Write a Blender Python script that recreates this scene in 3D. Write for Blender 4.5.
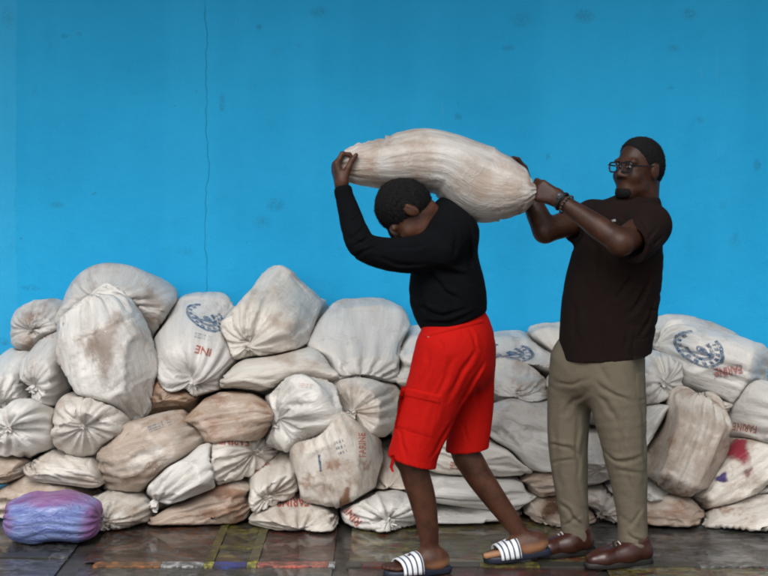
import bpy, math, random
import numpy as np
from mathutils import Vector, Matrix
from mathutils.bvhtree import BVHTree

for o in list(bpy.data.objects):
    bpy.data.objects.remove(o, do_unlink=True)
scene = bpy.context.scene
COL = scene.collection
PI = math.pi

# ------------------------------------------------------------------ camera
EYE_Z, FPX, HORIZON = 1.6, 1500.0, 160.0          # metres, focal length and horizon on a 768 x 576 frame
cam_data = bpy.data.cameras.new('camera')
cam_data.sensor_width = 36.0
cam_data.lens = 36.0 * FPX / 768.0
cam_data.shift_y = -(288.0 - HORIZON) / 768.0
cam_data.clip_end = 2000.0
cam = bpy.data.objects.new('camera', cam_data)
cam.location = (0, 0, EYE_Z)
cam.rotation_euler = (PI / 2, 0, 0)
COL.objects.link(cam)
scene.camera = cam

# ------------------------------------------------------------------ sky, sun, exposure (overcast, seen from under a porch)
SUN_EL, SUN_AZ = 48.0, 198.0                         # sun behind the camera, a little to the left
ROOF_Y0 = 5.0                                        # front edge of the porch roof
world = bpy.data.worlds.new('World')
scene.world = world
world.use_nodes = True
wn = world.node_tree
for n in list(wn.nodes):
    wn.nodes.remove(n)
w_out = wn.nodes.new('ShaderNodeOutputWorld')
w_bg = wn.nodes.new('ShaderNodeBackground')
w_sky = wn.nodes.new('ShaderNodeTexSky')
w_sky.sky_type = 'NISHITA'
w_sky.sun_disc = False
w_sky.sun_elevation = math.radians(SUN_EL)
w_sky.sun_rotation = math.radians(SUN_AZ)
w_sky.dust_density = 4.0
w_hs = wn.nodes.new('ShaderNodeHueSaturation')
w_hs.inputs['Saturation'].default_value = 0.18
w_bg.inputs['Strength'].default_value = 0.12
wn.links.new(w_sky.outputs[0], w_hs.inputs['Color'])
wn.links.new(w_hs.outputs[0], w_bg.inputs['Color'])
wn.links.new(w_bg.outputs[0], w_out.inputs['Surface'])

sun_data = bpy.data.lights.new('sun', 'SUN')
sun_data.energy = 0.9
sun_data.angle = math.radians(40)
sun_data.color = (1.0, 0.97, 0.93)
sun = bpy.data.objects.new('sun', sun_data)
az, el = math.radians(SUN_AZ), math.radians(SUN_EL)
sun_dir = Vector((math.sin(az) * math.cos(el), math.cos(az) * math.cos(el), math.sin(el)))
sun.rotation_euler = sun_dir.to_track_quat('Z', 'Y').to_euler()
sun.location = (0, -5, 12)
COL.objects.link(sun)

vs = scene.view_settings
vs.view_transform = 'Standard'
vs.look = 'None'
vs.gamma = 1.0
vs.use_curve_mapping = False
vs.exposure = 0.55
scene.cycles.use_denoising = True
scene.cycles.max_bounces = 5
scene.cycles.filter_width = 2.0
scene.cycles.diffuse_bounces = 3
scene.cycles.use_adaptive_sampling = True
scene.cycles.adaptive_threshold = 0.03

# ------------------------------------------------------------------ helpers
def at(px, py, Y):
    """world point at depth Y for a position in the 768 x 576 frame"""
    return np.array([(px - 384.0) / FPX * Y, Y, EYE_Z - (py - HORIZON) / FPX * Y])

def link(o, parent=None):
    COL.objects.link(o)
    if parent is not None:
        o.parent = parent
    return o

def tag(o, label=None, cat=None, group=None, kind=None):
    for k, v in (('label', label), ('category', cat), ('group', group), ('kind', kind)):
        if v:
            o[k] = v
    return o

def empty(name, loc=(0, 0, 0)):
    o = bpy.data.objects.new(name, None)
    o.empty_display_size = 0.1
    o.location = [float(c) for c in loc]
    return link(o)

def mesh_obj(name, verts, faces, mat=None, parent=None, smooth=True, uvs=None, origin=None):
    """one mesh object; verts in world space, faces a list / int array; the origin defaults to the parent's"""
    v = np.asarray(verts, dtype=np.float64)
    org = np.zeros(3)
    if origin is not None:
        org = np.asarray(origin, float)
    me = bpy.data.meshes.new(name)
    base = org
    if parent is not None:
        pw = parent
        base = org.copy()
        while pw is not None:
            base = base + np.array(pw.location)
            pw = pw.parent
    loc = v - base
    if isinstance(faces, np.ndarray):
        n = faces.shape[1]
        me.vertices.add(len(loc)); me.vertices.foreach_set('co', loc.astype(np.float32).ravel())
        me.loops.add(faces.size); me.loops.foreach_set('vertex_index', faces.astype(np.int32).ravel())
        me.polygons.add(len(faces))
        me.polygons.foreach_set('loop_start', np.arange(0, faces.size, n, dtype=np.int32))
        me.update(calc_edges=True)
    else:
        me.from_pydata(loc.tolist(), [], [list(f) for f in faces])
        me.update()
    me.validate()
    if smooth:
        me.polygons.foreach_set('use_smooth', np.ones(len(me.polygons), dtype=bool))
    if uvs is not None:
        lay = me.uv_layers.new(name='UVMap')
        li = np.empty(len(me.loops), dtype=np.int32)
        me.loops.foreach_get('vertex_index', li)
        lay.data.foreach_set('uv', np.asarray(uvs, dtype=np.float32)[li].ravel())
    if mat is not None:
        me.materials.append(mat)
    o = bpy.data.objects.new(name, me)
    o.location = [float(c) for c in org]
    return link(o, parent)

def box_vf(x0, x1, y0, y1, z0, z1):
    v = [(x0, y0, z0), (x1, y0, z0), (x1, y1, z0), (x0, y1, z0), (x0, y0, z1), (x1, y0, z1), (x1, y1, z1), (x0, y1, z1)]
    f = [(3, 2, 1, 0), (4, 5, 6, 7), (0, 1, 5, 4), (1, 2, 6, 5), (2, 3, 7, 6), (3, 0, 4, 7)]
    return v, f

def grid_faces(nv, nu, closed_u=True):
    v, u = np.meshgrid(np.arange(nv - 1), np.arange(nu if closed_u else nu - 1), indexing='ij')
    u2 = (u + 1) % nu
    return np.stack([v * nu + u, v * nu + u2, (v + 1) * nu + u2, (v + 1) * nu + u], -1).reshape(-1, 4)

def tube(path, radii, n=10, cap=True):
    """round tube along a path of points -> verts, faces"""
    path = np.asarray(path, float)
    radii = np.broadcast_to(np.asarray(radii, float), (len(path),))
    tan = np.gradient(path, axis=0)
    tan /= np.linalg.norm(tan, axis=1)[:, None] + 1e-9
    up = np.array([0.13, 0.31, 0.94])
    V = []
    for p, t, r in zip(path, tan, radii):
        a = np.cross(t, up); a /= np.linalg.norm(a) + 1e-9
        b = np.cross(t, a)
        for k in range(n):
            c, s = math.cos(2 * PI * k / n), math.sin(2 * PI * k / n)
            V.append(p + r * (c * a + s * b))
    F = [tuple(f) for f in grid_faces(len(path), n)]
    if cap:
        F.append(tuple(range(n))); F.append(tuple(range(len(V) - 1, len(V) - n - 1, -1)))
    return V, F

# ---- node material helpers
def new_mat(name):
    m = bpy.data.materials.new(name)
    m.use_nodes = True
    nt = m.node_tree
    b = nt.nodes['Principled BSDF']
    return m, nt, b

class NT:
    def __init__(self, nt): self.nt = nt
    def n(self, typ, **kw):
        nd = self.nt.nodes.new(typ)
        for k, v in kw.items(): setattr(nd, k, v)
        return nd
    def put(self, sock, val):
        if hasattr(val, 'is_linked') or isinstance(val, bpy.types.NodeSocket): self.nt.links.new(val, sock)
        else: sock.default_value = val
    def math(self, op, a, b=0.0, c=None, clamp=False):
        nd = self.n('ShaderNodeMath', operation=op, use_clamp=clamp)
        self.put(nd.inputs[0], a); self.put(nd.inputs[1], b)
        if c is not None: self.put(nd.inputs[2], c)
        return nd.outputs[0]
    def mix(self, fac, a, b, blend='MIX'):
        nd = self.n('ShaderNodeMix', data_type='RGBA', blend_type=blend)
        self.put(nd.inputs[0], fac)
        self.put(nd.inputs[6], (*a, 1) if isinstance(a, tuple) and len(a) == 3 else a)
        self.put(nd.inputs[7], (*b, 1) if isinstance(b, tuple) and len(b) == 3 else b)
        return nd.outputs[2]
    def noise(self, vec, scale, detail=4.0, rough=0.55, dist=0.0, w=None):
        nd = self.n('ShaderNodeTexNoise')
        if w is not None:
            nd.noise_dimensions = '4D'; self.put(nd.inputs['W'], w)
        if vec is not None: self.nt.links.new(vec, nd.inputs['Vector'])
        nd.inputs['Scale'].default_value = scale; nd.inputs['Detail'].default_value = detail
        nd.inputs['Roughness'].default_value = rough; nd.inputs['Distortion'].default_value = dist
        return nd.outputs['Fac']
    def ramp(self, fac, stops):
        nd = self.n('ShaderNodeValToRGB')
        el = nd.color_ramp.elements
        while len(el) < len(stops): el.new(0.5)
        for e, (p, c) in zip(el, stops):
            e.position = p
            e.color = (c, c, c, 1) if not isinstance(c, tuple) else (*c, 1)
        self.nt.links.new(fac, nd.inputs[0])
        return nd.outputs[0]
    def smooth(self, x, lo, hi):
        nd = self.n('ShaderNodeMapRange', interpolation_type='SMOOTHSTEP')
        self.put(nd.inputs[0], x); nd.inputs[1].default_value = lo; nd.inputs[2].default_value = hi
        return nd.outputs[0]
    def scale(self, vec, s, loc=(0, 0, 0)):
        nd = self.n('ShaderNodeMapping')
        nd.inputs['Scale'].default_value = s; nd.inputs['Location'].default_value = loc
        self.nt.links.new(vec, nd.inputs['Vector'])
        return nd.outputs[0]
    def bump(self, height, strength, dist, normal=None):
        nd = self.n('ShaderNodeBump')
        nd.inputs['Strength'].default_value = strength; nd.inputs['Distance'].default_value = dist
        self.nt.links.new(height, nd.inputs['Height'])
        if normal is not None: self.nt.links.new(normal, nd.inputs['Normal'])
        return nd.outputs[0]

def simple_mat(name, col, rough=0.6, noise_amt=0.15, noise_scale=30, bump=0.0, spec=0.5, coord='Object', bump_scale=None):
    m, nt, b = new_mat(name)
    t = NT(nt)
    tc = t.n('ShaderNodeTexCoord')
    nz = t.noise(tc.outputs[coord], noise_scale)
    dark = tuple(c * (1 - noise_amt) for c in col); lite = tuple(min(1, c * (1 + noise_amt)) for c in col)
    t.put(b.inputs['Base Color'], t.mix(nz, dark, lite))
    b.inputs['Roughness'].default_value = rough
    b.inputs['Specular IOR Level'].default_value = spec
    if bump:
        t.put(b.inputs['Normal'], t.bump(t.noise(tc.outputs[coord], bump_scale or noise_scale * 3), bump, 0.004))
    return m
# ------------------------------------------------------------------ building: blue wall under a porch roof
WALL_Y = 7.45
m_wall, nt, b = new_mat('blue_wall_paint')
t = NT(nt)
geo = t.n('ShaderNodeNewGeometry')
P = geo.outputs['Position']
sep = t.n('ShaderNodeSeparateXYZ'); nt.links.new(P, sep.inputs[0])
X, Z = sep.outputs[0], sep.outputs[2]
base = t.mix(t.smooth(t.noise(P, 0.9, 3), 0.3, 0.7), (0.012, 0.330, 0.630), (0.017, 0.380, 0.710))
# roller bands and patchy second coat
band = t.noise(t.scale(P, (3.2, 1, 0.18)), 1.0, 2)
base = t.mix(t.math('MULTIPLY', t.smooth(band, 0.42, 0.66), 0.35), base, (0.026, 0.420, 0.760))
blot = t.noise(P, 7.0, 6, 0.65)
base = t.mix(t.math('MULTIPLY', t.smooth(blot, 0.55, 0.75), 0.22), base, (0.016, 0.26, 0.50))
# a slightly different coat at the far left
left = t.smooth(t.math('ADD', X, t.math('MULTIPLY', t.noise(P, 3.0), 0.06)), -1.79, -1.80)
base = t.mix(t.math('MULTIPLY', left, 0.28), base, (0.060, 0.45, 0.76))
# grey scuffs and hand smudges where the photograph has them: px, py, half width, half height, strength
SCUFFS = [(64, 36, 5, 3, .55), (79, 34, 4, 3, .5), (259, 27, 4, 4, .6), (318, 12, 14, 8, .35), (222, 103, 4, 13, .5), (276, 205, 12, 9, .5),
          (262, 222, 12, 10, .35), (56, 205, 10, 5, .45), (35, 90, 4, 9, .25), (585, 16, 13, 9, .55), (521, 20, 18, 10, .3), (508, 48, 9, 4, .5), (674, 48, 9, 5, .4),
          (688, 14, 12, 8, .4), (458, 117, 5, 5, .55), (757, 165, 5, 8, .55), (735, 240, 8, 14, .3), (548, 157, 3, 5, .55), (30, 288, 16, 4, .4), (4, 342, 8, 6, .45), (8, 18, 10, 18, .3),
          (275, 52, 8, 10, .25), (185, 252, 12, 5, .3), (700, 120, 6, 5, .3), (670, 88, 5, 3, .45), (723, 205, 8, 6, .25), (135, 92, 8, 6, .18), (300, 45, 6, 4, .3)]
edge = t.noise(t.scale(P, (1, 1, 0.6)), 70.0, 5, 0.75, 2.0)
tot = None
for (px, py, hw, hh, s) in SCUFFS:
    c = at(px, py, WALL_Y)
    dx = t.math('MULTIPLY', t.math('SUBTRACT', X, float(c[0])), FPX / WALL_Y / hw)
    dz = t.math('MULTIPLY', t.math('SUBTRACT', Z, float(c[2])), FPX / WALL_Y / hh)
    r = t.math('ADD', t.math('MULTIPLY', dx, dx), t.math('MULTIPLY', dz, dz))
    f = t.math('MULTIPLY', t.math('SUBTRACT', 1.0, r, clamp=True), s)
    tot = f if tot is None else t.math('MAXIMUM', tot, f)
scuff = t.smooth(t.math('MULTIPLY', tot, t.smooth(edge, 0.36, 0.60)), 0.02, 0.40)
base = t.mix(t.math('MULTIPLY', scuff, 0.32), base, (0.025, 0.085, 0.12))
# small random flecks, pale scratches
fleck = t.smooth(t.noise(P, 26.0, 3, 0.5), 0.735, 0.78)
base = t.mix(t.math('MULTIPLY', fleck, 0.5), base, (0.03, 0.10, 0.15))
scr = t.noise(t.scale(P, (30, 1, 4.5)), 1.0, 2, 0.5, 1.2)
scr = t.math('MULTIPLY', t.smooth(scr, 0.70, 0.76), t.smooth(t.noise(P, 1.3, 1), 0.5, 0.62))
base = t.mix(t.math('MULTIPLY', scr, 0.12), base, (0.25, 0.48, 0.62))
# long hairline crack with a wandering line
cx = float(at(206, 0, WALL_Y)[0])
wob = t.math('ADD', t.math('MULTIPLY', t.math('SUBTRACT', t.noise(t.scale(P, (0, 0, 1)), 2.2, 4, 0.6), 0.5), 0.14),
             t.math('MULTIPLY', t.math('SUBTRACT', t.noise(t.scale(P, (0, 0, 1)), 30.0, 3, 0.6), 0.5), 0.007))
cd = t.math('ABSOLUTE', t.math('SUBTRACT', t.math('SUBTRACT', X, cx), wob))
crack = t.math('MULTIPLY', t.smooth(cd, 0.0034, 0.0006), t.smooth(t.noise(t.scale(P, (0, 0, 1)), 6.0, 2), 0.30, 0.50))
base = t.mix(t.math('MULTIPLY', crack, 0.34), base, (0.008, 0.06, 0.10))
nt.links.new(base, b.inputs['Base Color'])
b.inputs['Roughness'].default_value = 0.6
b.inputs['Specular IOR Level'].default_value = 0.15
nb = t.bump(t.noise(P, 7.0, 6, 0.6), 0.45, 0.02)
nb = t.bump(t.noise(P, 140.0, 3, 0.6), 0.25, 0.002, nb)
nb2 = t.n('ShaderNodeBump'); nb2.invert = True; nb2.inputs['Strength'].default_value = 0.6; nb2.inputs['Distance'].default_value = 0.004
nt.links.new(crack, nb2.inputs['Height']); nt.links.new(nb, nb2.inputs['Normal'])
nt.links.new(nb2.outputs[0], b.inputs['Normal'])

bld = tag(empty('building', (0, WALL_Y, 0)), 'bright blue painted wall with a hairline crack behind the pile of sacks', 'wall')
v, f = box_vf(-9, 9, WALL_Y, WALL_Y + 0.25, -0.2, 4.2)
mesh_obj('wall', v, f, m_wall, bld, smooth=False)
m_roof = simple_mat('porch_roof_sheet', (0.20, 0.19, 0.18), 0.8)
v, f = box_vf(-9, 9, ROOF_Y0, WALL_Y + 0.4, 4.2, 4.32)
mesh_obj('porch_roof', v, f, m_roof, bld, smooth=False)

# ------------------------------------------------------------------ ground: wet dark concrete
m_floor, nt, b = new_mat('wet_concrete')
t = NT(nt)
geo = t.n('ShaderNodeNewGeometry'); P = geo.outputs['Position']
nz = t.noise(P, 3.0, 6, 0.6)
col = t.mix(t.smooth(nz, 0.35, 0.65), (0.018, 0.017, 0.014), (0.055, 0.050, 0.042))
nt.links.new(col, b.inputs['Base Color'])
wet = t.smooth(t.noise(P, 2.3, 3), 0.36, 0.60)
nt.links.new(t.math('MULTIPLY_ADD', wet, 0.35, 0.12), b.inputs['Roughness'])
nt.links.new(t.bump(t.noise(P, 22.0, 5), 0.35, 0.01), b.inputs['Normal'])
v, f = box_vf(-60, 60, -60, 12, -0.6, -0.03)
v = [(-60, -60, -0.012), (60, -60, -0.012), (60, 12, -0.012), (-60, 12, -0.012)]
g = tag(mesh_obj('pavement', v, [(0, 1, 2, 3)], m_floor, None, False), 'dark wet concrete floor', kind='structure')

# ------------------------------------------------------------------ printed sheets laid edge to edge on the floor
def sheet_mat(name, seed, stops, strip):
    """wet, muddy print: patches of colour broken by dirt; strip = coloured cells of the front border"""
    m, nt, b = new_mat(name)
    t = NT(nt)
    geo = t.n('ShaderNodeNewGeometry'); P = geo.outputs['Position']
    sp = t.n('ShaderNodeSeparateXYZ'); nt.links.new(P, sp.inputs[0])
    off = t.scale(P, (1.0, 1.0, 1.0), (seed * 3.7, seed * 1.9, seed))
    warp = t.n('ShaderNodeVectorMath', operation='ADD')
    nzc = t.n('ShaderNodeTexNoise'); nzc.inputs['Scale'].default_value = 9.0; nt.links.new(off, nzc.inputs['Vector'])
    sc = t.n('ShaderNodeVectorMath', operation='SCALE'); sc.inputs['Scale'].default_value = 0.16
    nt.links.new(nzc.outputs['Color'], sc.inputs[0]); nt.links.new(off, warp.inputs[0]); nt.links.new(sc.outputs[0], warp.inputs[1])
    patch = t.noise(t.scale(warp.outputs[0], (15, 24.0, 1)), 1.0, 5, 0.8)
    col = t.ramp(patch, stops)
    # smaller printed shapes
    v2 = t.n('ShaderNodeTexVoronoi'); v2.inputs['Scale'].default_value = 26.0; nt.links.new(t.scale(warp.outputs[0], (1.0, 1.5, 1)), v2.inputs['Vector'])
    vs_ = t.n('ShaderNodeSeparateColor'); nt.links.new(v2.outputs['Color'], vs_.inputs[0])
    col = t.mix(t.math('MULTIPLY', t.smooth(vs_.outputs[0], 0.72, 0.80), 0.75), col, stops[-1][1])
    col = t.mix(t.math('MULTIPLY', t.smooth(vs_.outputs[1], 0.75, 0.82), 0.65), col, stops[0][1])
    # mud, trodden in streaks
    mud = t.noise(t.scale(off, (5, 9, 1)), 1.0, 7, 0.68)
    col = t.mix(t.math('MULTIPLY', t.smooth(mud, 0.42, 0.60), 0.50), col, (0.016, 0.014, 0.011))
    mud2 = t.noise(t.scale(off, (22, 60, 1)), 1.0, 5, 0.7)
    col = t.mix(t.math('MULTIPLY', t.smooth(mud2, 0.46, 0.62), 0.7), col, (0.008, 0.007, 0.006))
    grit = t.noise(t.scale(off, (40, 90, 1)), 1.0, 3, 0.7)
    col = t.mix(t.math('MULTIPLY', t.smooth(grit, 0.58, 0.70), 0.5), col, (0.17, 0.165, 0.16))
    spk = t.noise(t.scale(off, (90, 150, 1)), 1.0, 4, 0.75)
    col = t.mix(t.math('MULTIPLY', t.smooth(spk, 0.52, 0.60), 0.65), col, (0.010, 0.009, 0.007))
    col = t.mix(t.math('MULTIPLY', t.smooth(spk, 0.36, 0.28), 0.55), col, (0.20, 0.19, 0.17))
    nt.links.new(col, b.inputs['Base Color'])
    wet = t.smooth(t.noise(t.scale(off, (3, 5, 1)), 1.0, 4, 0.6), 0.35, 0.62)
    nt.links.new(t.math('MULTIPLY_ADD', wet, 0.26, 0.03), b.inputs['Roughness'])
    nb = t.bump(t.noise(t.scale(off, (5, 12, 1)), 1.0, 5, 0.6), 0.55, 0.02)
    nb = t.bump(mud2, 0.4, 0.006, nb)
    nt.links.new(nb, b.inputs['Normal'])
    pud = t.smooth(t.noise(t.scale(off, (2.2, 3.5, 1), (5, 1, 0)), 1.0, 4, 0.6), 0.44, 0.56)
    nt.links.new(t.math('MULTIPLY', pud, 0.55), b.inputs['Coat Weight']); b.inputs['Coat Roughness'].default_value = 0.04
    return m

def edge_mat(name, col, col2, scale=30):
    m, nt, b = new_mat(name)
    t = NT(nt)
    geo = t.n('ShaderNodeNewGeometry'); P = geo.outputs['Position']
    nz = t.noise(t.scale(P, (1, 2, 1)), scale, 4, 0.7)
    c = t.mix(t.smooth(nz, 0.38, 0.62), col, col2)
    c = t.mix(t.math('MULTIPLY', t.smooth(t.noise(P, 26.0, 6, 0.8), 0.40, 0.56), 0.88), c, (0.03, 0.026, 0.02))
    nt.links.new(c, b.inputs['Base Color'])
    b.inputs['Roughness'].default_value = 0.3
    return m

GREEN, YEL, RED, GREY, BRN, ORG = (0.022, 0.034, 0.018), (0.20, 0.175, 0.022), (0.14, 0.012, 0.012), (0.13, 0.125, 0.125), (0.036, 0.023, 0.015), (0.14, 0.040, 0.012)
e_white = edge_mat('border_white', (0.55, 0.56, 0.58), (0.30, 0.30, 0.30))
e_orange = edge_mat('border_orange', (0.45, 0.17, 0.05), (0.16, 0.075, 0.03))
e_yellow = edge_mat('border_yellow', (0.55, 0.52, 0.10), (0.40, 0.36, 0.05))
e_blue = edge_mat('border_blue', (0.03, 0.06, 0.35), (0.04, 0.07, 0.30))
e_red = edge_mat('border_red', (0.50, 0.045, 0.03), (0.55, 0.25, 0.20), 60)
e_grey = edge_mat('border_grey', (0.22, 0.23, 0.23), (0.07, 0.07, 0.06))
e_dark = edge_mat('border_dark', (0.05, 0.06, 0.05), (0.03, 0.03, 0.025))
e_redd = edge_mat('border_dull_red', (0.20, 0.03, 0.025), (0.08, 0.02, 0.02), 20)

FRONT = 5.90                       # front border of the back row of sheets
def X_at(px, Y): return (px - 384.0) / FPX * Y
seam = [X_at(74.0, FRONT), X_at(338.0, FRONT), X_at(600, FRONT)]
GAP = 0.055
m_s0 = sheet_mat('muddy_print_green', 1, [(0.30, GREEN), (0.45, BRN), (0.55, GREY), (0.68, GREEN)], None)
m_s1 = sheet_mat('muddy_print_yellow', 5, [(0.28, BRN), (0.42, GREY), (0.52, BRN), (0.62, ORG)], None)
m_s1b = sheet_mat('muddy_print_red', 9, [(0.25, BRN), (0.42, (0.06, 0.014, 0.012)), (0.52, BRN), (0.60, RED)], None)
m_s1c = sheet_mat('muddy_print_grey_frame', 33, [(0.25, GREEN), (0.45, BRN), (0.6, GREY), (0.7, YEL)], None)
e_yfaded = edge_mat('border_faded_yellow', (0.20, 0.18, 0.025), (0.05, 0.045, 0.015), 25)
m_s2 = sheet_mat('muddy_print_mixed', 14, [(0.25, GREEN), (0.42, GREY), (0.54, YEL), (0.66, RED)], None)
m_s3 = sheet_mat('muddy_print_grey', 21, [(0.25, GREEN), (0.45, GREY), (0.58, (0.10, 0.105, 0.11)), (0.75, BRN)], None)

def sheet(x0, x1, y0, y1, panels, borders, label, frames=()):
    root = tag(empty('printed_sheet', ((x0 + x1) / 2, y0, 0)), label, 'sheet', 'printed sheets covering the floor')
    for (a, c, mat) in panels:
        # gently buckled panel
        nx, ny = max(2, int((c - a) / 0.05)), max(2, int((y1 - y0) / 0.05))
        gx, gy = np.meshgrid(np.linspace(a, c, nx), np.linspace(y0 + (0.073 if borders else 0.0), y1, ny), indexing='xy')
        gz = 0.0015 * np.sin(gx * 9 + gy * 5) + 0.0012 * np.sin(gx * 23 - gy * 17) - 0.003
        V = np.stack([gx, gy, gz], -1).reshape(-1, 3)
        mesh_obj('panel', V, grid_faces(ny, nx, False), mat, root)
    for (a, c, mat) in borders:
        v, f = box_vf(a, c, y0, y0 + 0.070, -0.010, 0.0015)
        mesh_obj('border', v, f, mat, root, smooth=False)
    for (a, c, ya_, yb_, mat) in frames:
        v, f = box_vf(a, c, ya_, yb_, -0.010, 0.0042)
        mesh_obj('printed_frame', v, f, mat, root, smooth=False)
    return root

B = lambda p0, p1, m: (X_at(p0, FRONT) + 0.001, X_at(p1, FRONT) - 0.001, m)
xl, xr = X_at(-120, FRONT), X_at(890, FRONT)
sheet(xl, seam[0] - GAP, FRONT + 0.14, 7.40, [(xl, seam[0] - GAP, m_s0)], [(xl, X_at(40, FRONT), e_dark), (X_at(40, FRONT) + .002, seam[0] - GAP, e_grey)],
      'dark green printed sheet under the purple bag')
sheet(seam[0] + GAP * .4, seam[1] - GAP * .4, FRONT, 7.40,
      [(seam[0] + GAP * .4, X_at(203, FRONT), m_s1), (X_at(212, FRONT), X_at(247, FRONT), m_s1c), (X_at(257, FRONT), seam[1] - GAP * .4, m_s1b)],
      [B(92, 160, e_orange), B(160, 203, e_white), B(203, 213, e_yellow), B(213, 246, e_blue), B(246, 256, e_yellow), B(256, 328, e_red), B(328, 335, e_white)],
      'muddy sheet printed yellow and red with a coloured strip along its front', 
      [(X_at(203, FRONT) + .001, X_at(212, FRONT) - .001, FRONT + .072, 7.0, e_yfaded), (X_at(247, FRONT) + .001, X_at(257, FRONT) - .001, FRONT + .072, 7.0, e_yfaded),
       (X_at(212, FRONT) + .001, X_at(247, FRONT) - .001, FRONT + .27, FRONT + .31, e_yfaded), (X_at(212, FRONT) + .001, X_at(247, FRONT) - .001, FRONT + .52, FRONT + .58, e_yfaded)])
sheet(seam[1] + GAP * .4 + .02, seam[2] - GAP * .4, FRONT, 7.40, [(seam[1] + GAP * .4 + .02, seam[2] - GAP * .4, m_s2)],
      [B(346, 362, e_dark), B(362, 412, e_redd), B(412, 480, e_dark), B(480, 540, e_yfaded), B(540, 598, e_dark)],
      'wet printed sheet under the feet of the person in red shorts')
sheet(seam[2] + GAP * .4, xr, FRONT, 7.40, [(seam[2] + GAP * .4, xr, m_s3)], [(seam[2] + GAP * .4, X_at(700, FRONT), e_dark), (X_at(700, FRONT) + .002, xr, e_grey)],
      'grey green printed sheet at the right, in front of the last sacks')
sheet(xl, seam[0] - GAP, FRONT - 0.9, FRONT + 0.13, [(xl, seam[0] - GAP, m_s3)], [], 'dull sheet nearest the camera below the purple bag')
sheet(seam[0] + GAP * .4, seam[1] - GAP * .4, FRONT - 0.9, FRONT - 0.004, [(seam[0] + GAP * .4, seam[1] - GAP * .4, m_s0)], [], 'dark sheet along the bottom edge, in front of the coloured strip')
sheet(seam[1] + GAP * .4 + .02, seam[2] - GAP * .4, FRONT - 0.9, FRONT - 0.004, [(seam[1] + GAP * .4 + .02, seam[2] - GAP * .4, m_s1b)], [], 'muddy sheet at the bottom edge below the striped sandals')
sheet(seam[2] + GAP * .4, xr, FRONT - 0.9, FRONT - 0.004, [(seam[2] + GAP * .4, xr, m_s2)], [], 'muddy sheet in the bottom right corner')
# ------------------------------------------------------------------ sacks
rng = np.random.default_rng(7)
NU, NV = 84, 76
# tint presets
WHITE, CREAM, GREYW, TAN, BROWN = (0.60, 0.58, 0.545), (0.55, 0.51, 0.455), (0.51, 0.49, 0.465), (0.47, 0.40, 0.335), (0.36, 0.26, 0.185)
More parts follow.
